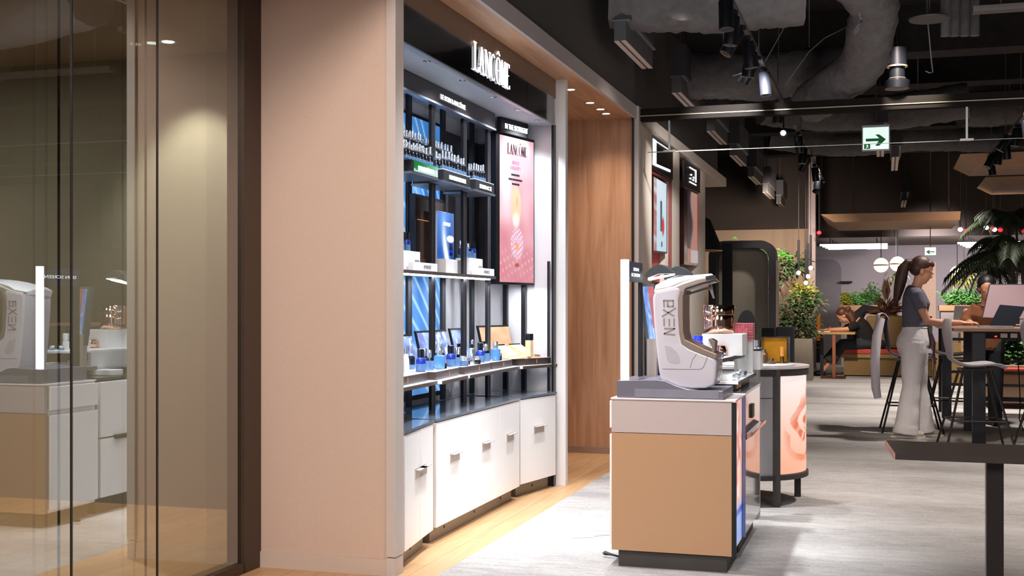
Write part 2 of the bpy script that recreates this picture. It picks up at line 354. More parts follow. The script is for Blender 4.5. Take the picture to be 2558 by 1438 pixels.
# ------------------------------------------------------- double glazed partition on the left
def glass_mat(name, tint, refl):
    m = bpy.data.materials.new(name); m.use_nodes = True; nt = m.node_tree; nt.nodes.clear()
    out = nt.nodes.new('ShaderNodeOutputMaterial'); t = nt.nodes.new('ShaderNodeBsdfTransparent'); g = nt.nodes.new('ShaderNodeBsdfGlossy')
    t.inputs[0].default_value = tint; g.inputs['Roughness'].default_value = 0.0; g.inputs[0].default_value = (.97, 1, .97, 1)
    fr = nt.nodes.new('ShaderNodeFresnel'); fr.inputs[0].default_value = refl; mx = nt.nodes.new('ShaderNodeMixShader')
    nt.links.new(fr.outputs[0], mx.inputs[0]); nt.links.new(t.outputs[0], mx.inputs[1]); nt.links.new(g.outputs[0], mx.inputs[2]); nt.links.new(mx.outputs[0], out.inputs[0])
    return m
M_PANE = glass_mat('partition_glass', (.86, .90, .86, 1), 3.4); M_PANE2 = glass_mat('partition_glass_inner', (.86, .9, .86, 1), 2.4)
def pane(x, y0, y1, m, name='window_1'):
    me = bpy.data.meshes.new(name); me.from_pydata([(x, y0, .05), (x, y1, .05), (x, y1, 3.4), (x, y0, 3.4)], [], [(0, 1, 2, 3)]); me.materials.append(m)
    o = bpy.data.objects.new(name, me); COL.objects.link(o); o['kind'] = 'structure'; return o
M_JOINT = pm('glass_joint', '#2b2624', .3)
ys = [-1.0, .4, 1.6, 2.75, 3.79, 4.405, 4.93]
ys = [2.2, 3.0, 3.752, 4.30, 4.98]
for k, (a, b) in enumerate(zip(ys, ys[1:])):
    pane(-2.862, a+.003, b-.003, M_PANE, 'window_%d' % (k+1))
    pane(-2.917, a+.003, b-.003, M_PANE2, 'window_%d' % (k+5))
for k, yj in enumerate(ys[1:-1]):
    struct('trim_%d' % (20+k), MB().box(-2.866, -2.858, yj-.003, yj+.003, .05, 3.4), M_JOINT)
    struct('trim_%d' % (25+k), MB().box(-2.921, -2.913, yj-.003, yj+.003, .05, 3.4), M_JOINT)
struct('trim_7', MB().box(-2.935, -2.845, 4.975, 5.135, 0, 3.5).box(-2.908, -2.898, 5.115, 5.135, 0, 3.5), M_BRONZE)
struct('trim_8', MB().box(-2.935, -2.845, 2.0, 4.98, 0, .05), M_BRONZE)
# the room behind the glass
M_RM = pm('room_wall', '#8d8576', .8, noise=.03, nscale=40)
struct('wall_room', MB().box(-7.2, -2.83, 6.5, 6.56, 0, 2.9), M_RM)
struct('wall_left', MB().box(-7.2, -7.1, 0, 6.5, 0, 2.9), M_RM)
struct('ceiling_room', MB().box(-7.2, -2.94, 1.5, 6.5, 2.8, 2.86), pm('room_ceiling', '#96897c', .8))
rl = thing('recessed_downlight', 'small recessed downlight behind the glass partition, near the far wall', 'ceiling light', (-4.02, 6.15, 2.8))
MB().lathe([(.035, -.001), (.05, -.004), (.052, 0)], n=20).build('ring', M_WHT, rl)
MB().lathe([(.034, -.004), (.034, -.001)], n=16).build('lamp', M_LED, rl)
spot('room_spot', (-4.02, 6.17, 2.78), (-3.98, 6.42, 0), 110, 84, .6, .03, (1, .9, .8))
spot('room_spot', (-3.5, 5.6, 2.75), (-3.9, 6.5, .9), 60, 90, 1.0, .1, (1, .93, .86))
area('room_light', (-5.2, 4.6, 2.75), 1.0, 45, (1, .95, .9), (0, 0, 0))
# far right wall, seen mirrored in the glass
struct('wall_right', MB().box(12, 12.1, -1.5, 30, 0, CEIL), pm('right_wall', '#a59280', .8))
spot('right_wall_fill', (8.5, 15.5, 3.7), (12, 17.5, 1.6), 900, 95, .8, .1, (1, .88, .78))  # added spot, keeps the mirrored right wall from going dark
struct('door_1', MB().box(11.93, 12, 17.6, 19.6, 0, 2.6), pm('dark_doorway', '#2c2a28', .6))
# ------------------------------------------------------- smoke barrier across the aisle
BY = 10.02
struct('trim_9', MB().box(-1.97, 8, BY-.05, BY+.05, 2.80, 2.90), pm('barrier_rail', '#1b1816', .9, .0, spec=.1))
struct('trim_10', MB().box(-1.97, 8, BY-.058, BY-.05, 2.835, 2.842), pm('barrier_highlight', '#8f8672', .4, .3))  # pale strip paints the highlight along the barrier rail
for k, (a, b) in enumerate(((-1.90, -1.72), (-1.715, .62), (.625, 6))):
    m = pane(0, 0, 1, glass_mat('barrier_glass', (.93, .94, .93, 1), 1.2), 'window_%d' % (10+k))
    m.data.vertices[0].co = (a, BY, 2.54); m.data.vertices[1].co = (b, BY, 2.54); m.data.vertices[2].co = (b, BY, 2.81); m.data.vertices[3].co = (a, BY, 2.81)
for k, x in enumerate((-1.717, .622)): struct('trim_%d' % (11+k), MB().box(x-.008, x+.008, BY-.01, BY+.01, 2.55, 2.81).box(x-.05, x+.05, BY-.012, BY+.012, 2.535, 2.552), pm('barrier_clip', '#8b8b88', .3, .6))
struct('trim_13', MB().box(-1.90, -1.2, BY-.004, BY+.004, 2.535, 2.543).box(-1.2, 6, BY-.002, BY+.002, 2.537, 2.541), pm('barrier_edge', '#8f9590', .3, .2))
# ------------------------------------------------------- portal of the second shop
M_POR = pm('second_portal', '#cbbdb0', .5, noise=.02)
struct('trim_14', MB().box(-2.3, -1.99, 10.62, 16.05, 2.82, 2.93), M_POR, bev=.004)
struct('trim_15', MB().box(-2.4, -1.99, 9.98, 10.70, 0, 2.82), M_POR, bev=.02)
def colm(y0, y1, nm):
    mb = MB(); yc = (y0+y1)/2; ry = (y1-y0)/2
    mb.prism([(-2.3, y0), (-2.3, y1)]+[(-2.14+.13*math.sin(a), yc+ry*math.cos(a)) for a in [PI*i/14 for i in range(15)]], 0, 2.82)
    o = mb.build(nm, M_POR, None, smooth=True); o['kind'] = 'structure'
colm(11.98, 12.60, 'wall_column'); colm(13.80, 14.50, 'wall_column')
struct('wall_shop', MB().box(-3.0, -2.6, 10.6, 16, 0, 2.9), pm('shop_back', '#a04a44', .7))
struct('wall_upper', MB().box(-3.0, -2.1, 9.99, 16, 2.94, CEIL), pm('dark_bulkhead', '#4b4644', .8))
struct('ceiling_shop', MB().box(-2.6, -2.2, 10.65, 15.2, 2.70, 2.82), pm('shop_soffit', '#2a1c1e', .5))
# ------------------------------------------------------- far end of the hall
M_FW = pm('grey_far_wall', '#8d858a', .85, noise=.03)
struct('wall_back', MB().box(-7, 12, 27.6, 27.7, 0, CEIL), M_FW)
struct('wall_side', MB().box(-7.1, -7, 9.98, 30, 0, CEIL), pm('dark_side_wall', '#3a3431', .8))
struct('wall_far', MB().box(-7, -1.3, 23.1, 23.2, 0, 2.68), pm('brown_far_wall', '#96806e', .8, noise=.03))
struct('wall_far_upper', MB().box(-7, -1.3, 23.1, 23.2, 2.681, CEIL), pm('far_edge', '#2e2420', .8))
# ================================================================== THE DISPLAY ALCOVE
X, Y, Z = Vector((1, 0, 0)), Vector((0, 1, 0)), Vector((0, 0, 1))
# black header fascia with the lit shop name
hd = thing('header_fascia', 'glossy black header above the display alcove carrying the lit shop name', 'shop sign', (-2.2, 6.6, 2.5))
mb = MB()
for a, b in ((5.22, 6.285), (6.29, 7.345), (7.35, 7.995)): mb.box(-2.195, -2.172, a, b, 2.5, 2.683)
mb.build('panel', pm('black_gloss', '#0d0d10', .12, noise=.02, coat=.5), hd, world=True)
MB().box(-2.758, -2.18, 5.24, 8.09, 2.5, 2.52).build('underside', pm('header_underside', '#9fa7b3', .5, noise=.02), hd, world=True)
MB().box(-2.20, -2.17, 5.22, 8.05, 2.492, 2.5).build('edge_strip', pm('satin_strip', '#a8acb4', .3, .6), hd, world=True)
lancome((-2.168, 6.285, 2.557), Y, Z, .665, .155, M_LETTER, 'shop_name', hd, .006)['label'] = 'white glowing shop name letters'
# second row header "LE SOIN LANCOME"
h2 = thing('category_header', 'dark brown-black header reading LE SOIN LANCÔME below the main shop sign', 'sign', (-2.43, 6.4, 2.39))
MB().box(-2.445, -2.42, 5.26, 7.45, 2.40, 2.498).build('panel', pm('umber_black', '#231d1b', .3, noise=.03), h2, world=True)
MB().box(-2.45, -2.415, 5.26, 7.46, 2.388, 2.40).build('light_rail', pm('rail_silver', '#8f97a6', .3, .6), h2, world=True)
text('LE SOIN LANCÔME', (-2.419, 6.44, 2.43), Y, Z, .035, .42, M_LETTER, 'lettering', h2, .004)
O5 = Vector((-2.437, 7.6, 0)); R5 = Vector((.211, .977, 0)).normalized(); N5 = R5.cross(Z)
h3 = thing('category_header', 'short black header reading IN THE SPOTLIGHT above the pink poster', 'sign', (-2.42, 7.7, 2.39))
MB().seg(O5.xy.to_3d()+N5*.02-R5*.02, O5.xy.to_3d()+N5*.02+R5*.36, .03, 2.40, 2.498).build('panel', M_DBLK, h3, world=True)
text('IN THE SPOTLIGHT', O5+R5*.02+N5*.03+Z*2.425, R5, Z, .035, .31, M_LETTER, 'lettering', h3, .004)
# uprights
def ypx(px, x):
    k = (px-1279)/FPX; return -x*(CS+k*SN)/(SN-k*CS)
UP = [(-2.46, 5.80, 0), (-2.46, 6.41, 0), (-2.46, 6.95, 0), (-2.46, 7.42, 0), (-2.66, 5.9, 1), (-2.66, 6.55, 1), (-2.66, 7.12, 1), (-2.66, 7.68, 1)]
names = ['first', 'second', 'third', 'fourth']
for i, (x, y, b) in enumerate(UP):
    u = thing('shelf_upright', '%s %s black shelf upright of the display wall, counted from the beige wall' % (names[i % 4], 'rear' if b else 'front'), 'post', (x, y, .655), 0, 'shelf uprights of the display wall')
    MB().box(-.009, .009, -.030, .030, 0, 1.735 if not b else 1.83).build('post', M_BLK if not b else pm('rear_post', '#24262c', .5, .2), u)
    MB().box(.0091, .0105, .018, .026, .01, 1.70).build('track_strip', pm('slot_track', '#55585f', .3, .8), u)
for i, (x, y) in enumerate(((-2.545, 8.075), (-2.41, 8.075), (-2.225, 8.06))):
    o = MB().box(-(.015, .015, .006)[i], (.015, .015, .006)[i], -.02, .02, .0, .74 if i < 2 else .9).build('shelf_upright', M_BLK); o.location = (x, y, .655)
    tag(o, ['black upright on the white end wall, left of the pair under the pink poster', 'black upright on the white end wall, right of the pair under the pink poster', 'slim black upright against the white end wall post'][i], 'post', 'shelf uprights on the end wall')
# back panels
def bluefn(u, v):
    n = fnoise(u, v, 9, 3); c = mixc((.16+0*u, .42+0*u, .72+0*u), (.45+0*u, .68+0*u, .92+0*u), n)
    for k in range(13):
        t = np.abs((v-.1-.085*k)+(u-.5)*.28*(1+.15*k)+.12*(u-.5)**2); l = np.clip(1-t/.012, 0, 1)*np.clip((u-.05+.04*k)*2, 0, 1); c = mixc(c, (.85, .95, 1), l*.9)
    return c
M_BLUE = picmat('blue_backlit', .9); M_PRT = picmat('printed_card', .5, .3)
bp = thing('blue_backdrop', 'backlit blue graphic panel with pale light streaks at the left of the alcove', 'display panel', (-2.74, 6.75, .66))
MB().box(-2.755, -2.74, 6.30, 7.29, .67, 2.42).build('frame', M_BLK, bp, world=True)
picture(bluefn, (-2.738, 6.32, .7), Y, Z, .96, 1.70, 'graphic', M_BLUE, bp, 70, 170)
for i, (a, b) in enumerate(((7.31, 8.07), (0, 0))):
    mb = MB()
    if i: mb.box(0, .30, 1.34, 1.352, 0, 1.70)
    else: mb.box(0, .012, 0, b-a, 0, 1.70)
    o = mb.build('backing_board', pm('dark_back_panel', '#3d3c40', .6), None); o.location = (-2.755, a if not i else 6.74, 1.44)
    o.scale = (1, 1, .56)
    tag(o, ['dark panel behind the upper shelf, next to the blue graphic', 'dark navy panel on the end wall above the middle shelf'][i], 'panel', 'dark back panels')
# dark video screen leaning behind the middle shelf
sc = thing('dark_screen', 'dark brown framed mirror screen standing behind the second shelf upright', 'screen', (-2.62, 6.45, 1.44))
MB().box(-2.635, -2.605, 6.50, 7.02, 1.437, 1.90).build('frame', pm('navy_frame', '#1c2430', .4), sc, world=True)
MB().box(-2.605, -2.602, 6.53, 6.99, 1.46, 1.88).build('glass', pm('brown_screen', '#2a1b14', .15, noise=.4, nscale=5), sc, world=True)
MB().box(-2.605, -2.6015, 6.54, 6.72, 1.75, 1.754).build('light_line', pm('amber_line', '#c87a40', .4, es=.4), sc, world=True)
# ---- base cabinets
def cabinet(name, label, p, q, doors, cat='cabinet', grp='base cabinets of the display wall'):
    p = Vector(p+(0,)); q = Vector(q+(0,)); d = (q-p); L = d.length; d.normalize()
    t = thing(name, label, cat, (p.x, p.y, 0), math.atan2(d.y, d.x), grp)
    dep = .38
    MB().box(0, L, .02, dep, .09, .635).build('carcass', pm('taupe_carcass', '#8b7355', .5), t)
    MB().box(.03, L-.03, .05, dep-.02, 0, .09).build('plinth', pm('taupe_plinth', '#857a6c', .4, .3), t)
    MB().box(-.003, L+.003, -.004, dep, .64, .655).build('top', pm('smoked_glass_top', '#6d737e', .12, noise=.05, coat=.6), t)
    x = .004
    for k, (wd, h) in enumerate(doors):
        dr = MB().box(x, x+wd-.004, -.0, .02, .085, .635).build('door', M_WHT, t, .002)
        if h:
            hh = h if isinstance(h, float) else wd/2
            MB().box(x+hh-.075, x+hh+.075, -.030, 0, .443, .447).box(x+hh-.075, x+hh+.075, -.004, 0, .40, .447).build('handle', pm('shaded_handle', '#c9bcb4', .3, .2), dr)
        x += wd
    for k in range(max(1, round(L/.5))):
        c = L*(k+.5)/max(1, round(L/.5)); MB().lathe([(.008, -.001), (.008, .002)], (0, 0, 0), 10, M=Matrix.Translation((c, .049, .045)) @ Matrix.Rotation(PI/2, 4, 'X')).build('kick_screw', M_BLK, t)
    return t
cabinet('base_cabinet', 'white two-door base cabinet nearest the beige wall', (-2.160, 5.27), (-2.232, 5.835), [(.29, .26), (.275, .02+.03)])
cabinet('base_cabinet', 'long white three-door base cabinet in the middle of the display wall', (-2.235, 5.885), (-2.238, 7.405), [(.56, 1), (.53, 1), (.426, 1)])
cabinet('base_cabinet', 'white single-door base cabinet at the far end of the display wall', (-2.252, 7.46), (-2.152, 7.99), [(.53, 1)])
# fix: deep dark glass slab behind the cabinets
tag(MB().prism([(-2.75, 5.25), (-2.55, 5.25), (-2.62, 5.83), (-2.638, 5.89), (-2.641, 7.40), (-2.67, 7.42), (-2.57, 7.98), (-2.2, 8.0), (-2.2, 8.095), (-2.75, 8.095)], .635, .652).build('rear_counter_slab', pm('smoked_glass_top', '#3b414a'), None), 'smoked glass counter slab running along the back of the alcove behind the cabinets', 'counter')
# ---- lower tester shelf with trays
TR = [((-2.285, 5.26), (-2.33, 6.0)), ((-2.30, 6.05), (-2.34, 6.53)), ((-2.33, 6.59), (-2.345, 7.12)), ((-2.35, 7.17), (-2.35, 7.6)), ((-2.33, 7.66), (-2.2, 8.02))]
sh = thing('tester_shelf', 'white topped lower shelf on the uprights, holding the tester bottles', 'shelf', (-2.5, 6.6, .82))
mb = MB(); m2 = MB()
for (p, q) in TR:
    p = Vector(p+(0,)); q = Vector(q+(0,)); n = Vector((1, 0, 0))*.035
    mb.prism([((p+n).x, p.y), ((q+n).x, q.y+.05), (-2.435, q.y+.05), (-2.435, p.y)], .826, .846)
    m2.prism([((p+n).x+.001, p.y), ((q+n).x+.001, q.y+.05), ((q+n).x+.004, q.y+.05), ((p+n).x+.004, p.y)], .824, .843)
mb.box(-2.62, -2.485, 5.26, 8.02, .826, .846)
mb.build('board', pm('shelf_white', '#e9eef5', .3, noise=.01), sh, world=True); m2.build('front_edge', pm('bronze_edge', '#594a43', .35, .4), sh, world=True)
TZ = .892; M_TRAY = pm('tray_white', '#dfe9f8', .25, noise=.01); M_TB = pm('tray_bronze', '#52443e', .35, .4)
tl = ['first', 'second', 'third', 'fourth', 'fifth']
for i, (p, q) in enumerate(TR):
    p3 = Vector(p+(0,)); q3 = Vector(q+(0,)); d = (q3-p3); L = d.length; d.normalize()
    t = thing('tester_tray', '%s bronze edged tester tray from the beige wall on the lower shelf' % tl[i], 'tray', (p[0], p[1], .846), math.atan2(d.y, d.x), 'tester trays on the lower shelf')
    pl = [(0, .003), (L, .003), (L, .25)]
    for uy in (7.42, 6.95, 6.41, 5.80):
        c_ = uy-p[1]
        if -.05 < c_ < L+.05:
            a_, b_ = c_-.05, c_+.05
            if b_ >= L: pl = [(0, .003), (L, .003), (L, .10), (a_, .10), (a_, .25)]
            elif a_ <= 0: pl += [(b_, .25), (b_, .10), (0, .10)]
            else: pl += [(b_, .25), (b_, .085), (a_, .085), (a_, .25)]
    if pl[-1] != (0, .10): pl.append((0, .25))
    MB().prism(pl, 0, TZ-.846).build('tray_top', M_TRAY if i < 4 else pm('tray_cream', '#f2dfc8', .3), t)
    MB().box(0, L, -.001, .003, .002, TZ-.848).box(-.001, 0, 0, .25, .002, TZ-.848).box(L, L+.001, 0, .25, .002, TZ-.848).build('tray_edge', M_TB, t)
    MB().box(L*.55, L*.55+.007, -.003, -.001, .010, .036).build('tag', pm('copper_tag', '#e39a78', .3, .6, es=.2), t)
# tilted back cards
def cardfn(seed, warm=False):
    def f(u, v):
        n = fnoise(u, v, 7, seed)
        if warm: return mixc((.93+0*u, .66+0*u, .50+0*u), (1+0*u, .82+0*u, .66+0*u), n)
        c = mixc((.30+0*u, .33+0*u, .58+0*u), (.62+0*u, .72+0*u, .95+0*u), np.clip(n*1.1, 0, 1)); return mixc(c, (.92, .97, 1), np.clip((fnoise(u*3, v, 8, seed+5)-.68)*5, 0, 1))
    return f
CARD = [(5.62, 6.16, 1.06), (6.17, 6.50, 1.07), (6.58, 7.08, 1.085), (7.16, 7.42, 1.09), (7.62, 8.02, 1.10)]
for i, (a, b, zt) in enumerate(CARD):
    t = thing('back_card', ['blue backlit card with black rim behind the first tester tray', 'blue backlit card behind the second tester tray', 'violet blue backlit card behind the third tester tray', 'small blue backlit card behind the fourth tester tray', 'peach coloured backlit card behind the make-up palette display'][i], 'card', (-2.56, a, TZ), 0, 'backlit cards along the lower shelf')
    xb = -2.575 if i < 4 else -2.54
    U = Vector((-.22, 0, 1)).normalized(); hgt = (zt-TZ)/U.z
    Rr = Y if i < 4 else R5
    O = Vector((xb, a, TZ+.001))
    MB().extr([(-.008, 0), (b-a+.008, 0), (b-a+.008, hgt+.012), (-.008, hgt+.012)], O-X*.006, Rr, U, Vector((-.012, 0, 0))).build('rim', M_BLK, t, world=True)
    picture(cardfn(i+2, i == 4), O-X*.003, Rr, U, b-a, hgt, 'print', M_BLUE if i < 4 else picmat('peach_backlit', .8), t, 40, 30)
# ---- middle shelf with LED strips
ms = thing('middle_shelf', 'dark middle shelf with bright light strips underneath', 'shelf', (-2.5, 6.5, 1.41))
MB().box(-2.435, -2.385, 5.26, 7.36, 1.418, 1.436).box(-2.63, -2.485, 5.26, 7.36, 1.418, 1.436).build('board', pm('shelf_dark', '#4b4342', .4, .3), ms, world=True)
for a, b in ((5.85, 6.28), (6.36, 6.86), (6.92, 7.26), (5.30, 5.75)): MB().box(-2.43, -2.39, a, b, 1.410, 1.418).build('light_strip', pm('shelf_led', '#ffffff', es=14, emit='#eef4ff'), ms, world=True)
for i, ay in enumerate((5.75, 6.3, 6.85, 7.35, 7.8)):  # invented downlights with spots, added to light the alcove goods from above
    t = thing('recessed_downlight', '%s small added downlight in the alcove ceiling, counted from the beige wall' % ['first', 'second', 'third', 'fourth', 'fifth'][i], 'ceiling light', (-2.235, ay, 2.4995), 0, 'added downlights in the alcove ceiling')
    MB().lathe([(.012, -.001), (.02, -.003), (.021, 0)], n=16).build('ring', M_CHR, t)
    spot('alcove_fill', (-2.235, ay, 2.492), (-2.62, ay, 1.2), 34, 125, .7, .012, COOL)
for ay in (6.05, 6.6, 7.1): area('shelf_light', (-2.52, ay, 1.405), .03, 3.2, COOL, (0, 0, 0), .4)
area('poster_light', (-2.40, 7.85, 1.38), .03, 2.6, COOL, (0, 0, 0), .3)
# ---- three step boxes with lit names
BX = [(5.87, 6.235, 'MAINTENANCE'), (6.33, 6.78, 'NEW GENERATION CARE'), (6.885, 7.25, 'ESSENCE')]
for i, (a, b, s) in enumerate(BX):
    t = thing('step_box', 'black step box with lit %s lettering on the upper tester shelf' % ['green topped MAINTENANCE', 'NEW GENERATION CARE', 'ESSENCE'][i], 'sign', (-2.45, a, 1.95), 0, 'lit step boxes of the upper tester shelf')
    ra = (a, 6.46, 7.0)[i]
    MB().prism([(-2.36, a), (-2.36, b), (-2.60, b), (-2.60, ra), (-2.43, ra), (-2.43, a)], 1.952, 2.014).build('box', M_DBLK, t, .002, world=True)
    MB().prism([(-2.355, a-.03), (-2.355, b+.005), (-2.61, b+.005), (-2.61, ra), (-2.432, ra), (-2.432, a-.03)], 1.940, 1.952).build('ledge', pm('ledge_silver', '#7b8494', .3, .7), t, world=True)
    text(s, (-2.359, a+(b-a)*.2, 1.967), Y, Z, .024, (b-a)*.62, M_LETTER, 'lettering', t, .003)
    if i == 0:
        def gf(u, v):
            g = ((v-.25-.55*u+.12*np.sin(u*9)) > 0)*1.0
            return mixc((.82+0*u, .93+0*u, .90+0*u), (.0, .52, .22), g*np.clip(1.3-u, 0, 1))
        picture(gf, (-2.3585, a+.01, 1.956), Y, Z, b-a-.01, .056, 'green_band', M_PRT, t, 40, 10)
    else: MB().prism([(-2.362, a+.003), (-2.362, b-.003), (-2.598, b-.003), (-2.598, ra+.003), (-2.43, ra+.003), (-2.43, a+.003)], 2.014, 2.018).build('glass_plate', M_TRAY, t, world=True)
# ---- bottles --------------------------------------------------------------
M_BB = pm('deep_blue_glass', '#15308f', .08, noise=.1, coat=.5); M_BC = pm('pale_blue_glass', '#7fa6d4', .05, noise=.05, coat=.6, trans=.6)
M_BS = pm('silver_cap', '#dfe5ee', .12, .9, .02); M_BK = pm('black_glass', '#11131a', .08, coat=.6); M_BW = pm('white_bottle', '#f2f1f3', .2)
M_LB = pm('light_blue_bottle', '#4f83c4', .12, coat=.5); M_PC = pm('peach_bottle', '#efcaa4', .2)
def bottle(name, label, loc, kind, s=1.0, grp=None, cat='bottle'):
    t = thing(name, label, cat, loc, 0, grp)
    def L(nm, pr, m, n=16): return MB().lathe([(r*s, z*s) for r, z in pr], n=n).build(nm, m, t, smooth=True)
    if kind == 'serum':      # dark body fading to glass foot, silver pump cap
        L('base', [(.004, 0), (.018, .001), (.019, .006), (.0185, .022)], M_BC); L('body', [(.0185, .022), (.0185, .05), (.016, .060), (.008, .063)], M_BK)
        L('collar', [(.0095, .062), (.011, .064), (.011, .072), (.008, .074)], M_BS); L('cap', [(.0075, .073), (.0075, .105), (.006, .112), (.002, .115)], M_BS)
    elif kind == 'night':    # blue with black cap
        L('base', [(.004, 0), (.023, .001), (.024, .006), (.023, .035)], M_BC); L('body', [(.023, .035), (.023, .052), (.018, .062), (.013, .064)], M_BB); L('cap', [(.016, .064), (.017, .100), (.015, .102), (.003, .103)], M_BK)
    elif kind == 'lotion':   # blue gradient, silver top
        L('body', [(.01, 0), (.020, .001), (.025, .012), (.027, .035), (.026, .062), (.015, .066)], M_LB); L('cap', [(.013, .066), (.014, .10), (.012, .104), (.002, .106)], M_BS)
    elif kind == 'clear':
        L('base', [(.004, 0), (.021, .001), (.022, .03), (.020, .046)], M_BC); L('body', [(.0205, .044), (.018, .056), (.01, .058)], M_BK); L('cap', [(.009, .057), (.01, .088), (.008, .093), (.002, .094)], M_BS)
    elif kind == 'jar':
        L('body', [(.004, 0), (.022, .001), (.024, .01), (.023, .022)], M_BK); L('lid', [(.023, .022), (.024, .024), (.024, .036), (.022, .038), (.002, .038)], M_BS)
    elif kind == 'jarblue':
        L('body', [(.004, 0), (.024, .001), (.026, .012), (.024, .026)], M_BC); L('lid', [(.024, .026), (.025, .028), (.025, .040), (.022, .042), (.002, .042)], M_BS)
    elif kind == 'pump':
        L('body', [(.004, 0), (.017, .001), (.018, .006), (.018, .075), (.012, .082)], M_BS); L('cap', [(.010, .082), (.010, .10), (.002, .102)], M_BK)
    elif kind == 'lean':
        L('body', [(.016, 0), (.017, .002), (.014, .06), (.008, .085)], M_BW); L('cap', [(.008, .085), (.009, .11), (.002, .112)], M_BS)
    elif kind == 'small':
        L('body', [(.003, 0), (.008, .001), (.008, .026)], M_BK); L('cap', [(.008, .026), (.0085, .038), (.002, .039)], M_BS)
    return t
# small testers on the step boxes: one built, the rest copied
G1 = 'small tester bottles on the upper step boxes'
sv = bottle('tester_bottle', 'small dark tester bottle with silver pump cap', (-2.4, 5.9, 2.02), 'serum', .85, G1)
KS = None
first = [True]
def place(src, loc, label, group=None, s=None):
    c = copy_tree(src, loc, rnd.uniform(-3, 3), label)
    if group: c['group'] = group
    if s: c.scale = (s, s, s)
    return c
sv['label'] = 'small tester bottle at the near end of the front row on the MAINTENANCE box'; sv.location = (-2.375, 5.885, 2.0145)
glass_sh = []
for bi, (a, b, s_) in enumerate(BX):
    nb = ['MAINTENANCE', 'NEW GENERATION CARE', 'ESSENCE'][bi]; zb = 2.0145 if bi == 0 else 2.0185
    lo = ((5.82, 6.17), (6.36, 6.72), (6.91, 7.09))[bi]; up = ((6.07, 6.35), (6.48, 6.86), None)[bi]
    rows = [(-2.378, zb, 'front row')+lo, (-2.412, zb, 'second row')+lo]
    if up:
        gs = thing('riser_shelf', 'clear riser shelf above the %s box with tester bottles' % nb, 'shelf', (-2.5, a, 2.01), 0, 'clear riser shelves')
        MB().box(-2.58, -2.488, up[0]-.02, up[1]+.02, 2.112, 2.118).build('plate', M_TRAY, gs, world=True)
        MB().box(-2.578, -2.574, up[0], up[1], zb+.0005, 2.112).build('support', M_TRAY, gs, world=True)
        rows += [(-2.508, 2.1185, 'riser front row')+up, (-2.545, 2.1185, 'riser rear row')+up]
    for (xr, zr, rn, y0, y1) in rows:
        n = 8 if bi < 2 else 5
        for k in range(n):
            lb = 'small dark tester bottle on the %s box, %s, %s from the near end' % (nb, rn, ['first', 'second', 'third', 'fourth', 'fifth', 'sixth', 'seventh', 'eighth'][k])
            if xr == -2.378 and bi == 0 and k == 0: sv.location = (xr, y0, zr); sv['label'] = lb; continue
            c = copy_tree(sv, (xr+rnd.uniform(-.003, .003), y0+(y1-y0)*k/(n-1), zr), 0, lb.replace('NEW GENERATION CARE', 'middle')); c['group'] = G1
            f = rnd.uniform(.95, 1.12); c.scale = (f, f, f)
sv['group'] = G1
# bottles on the lower trays, at photo positions (x is depth into the shelf)
LOW = [(1014, -2.40, 'lean', 'white leaning tube bottle behind the acrylic box'), (1027, -2.52, 'serum', 'tall dark serum bottle right of the leaning white tube'), (1051, -2.385, 'night', 'blue night bottle with black cap left of the second upright'),
       (1061, -2.50, 'clear', 'clear serum bottle behind the first blue night bottle'), (1073, -2.39, 'clear', 'short clear bottle with silver cap in front of the second upright'),
       (1089, -2.53, 'serum', 'tall serum bottle half hidden by the second upright'), (1102, -2.52, 'serum', 'tall dark serum bottle behind the light blue lotion'), (1098, -2.375, 'lotion', 'light blue rounded lotion bottle on the second tray'),
       (1112, -2.362, 'small', 'tiny black vial beside the light blue lotion'), (1126, -2.42, 'night', 'blue night bottle with black cap in front of the violet card'), (1140, -2.40, 'clear', 'clear dropper bottle right of the second blue night bottle'),
       (1146, -2.51, 'pump', 'slim silver pump bottle behind the clear dropper'), (1152, -2.45, 'jarblue', 'pale blue jar with silver lid on the third tray'), (1163, -2.385, 'jar', 'dark jar with silver lid left of the third upright'),
       (1158, -2.365, 'jarblue', 'low pale blue glass jar at the front of the third tray'), (1178, -2.385, 'pump', 'frosted grey pump bottle at the front of the third tray'), (1180, -2.52, 'serum', 'tall serum bottle in front of the small blue card'),
       (1190, -2.365, 'jar', 'small dark jar beside the frosted grey pump bottle'), (1200, -2.42, 'night', 'blue night bottle with black cap on the fourth tray'), (1214, -2.42, 'clear', 'clear bottle with silver cap on the fourth tray'), (1208, -2.50, 'pump', 'silver pump bottle at the back of the fourth tray'),
       (1238, -2.385, 'lotion', 'light blue lotion bottle right of the fourth upright'), (1250, -2.37, 'small', 'tiny dark vial at the foot of the palette display')]
for px, xx, kd, lb in LOW:
    bottle('bottle', lb, (xx, ypx(px, xx), TZ+.0005), kd, 1.2, 'tester bottles on the lower shelf', 'bottle')
# acrylic box at the near end
t = thing('acrylic_box', 'small white acrylic box of leaflets at the near end of the lower shelf', 'box', (-2.36, 5.50, TZ+.001))
MB().box(-.04, .04, -.06, .06, 0, .055).build('tray', pm('frosted_acrylic', '#e9e4e6', .3), t, .003)
MB().box(-.03, .03, -.055, .055, .0555, .075).build('leaflets', pm('pink_grey_print', '#b7a6ae', .5, noise=.3, nscale=60), t)
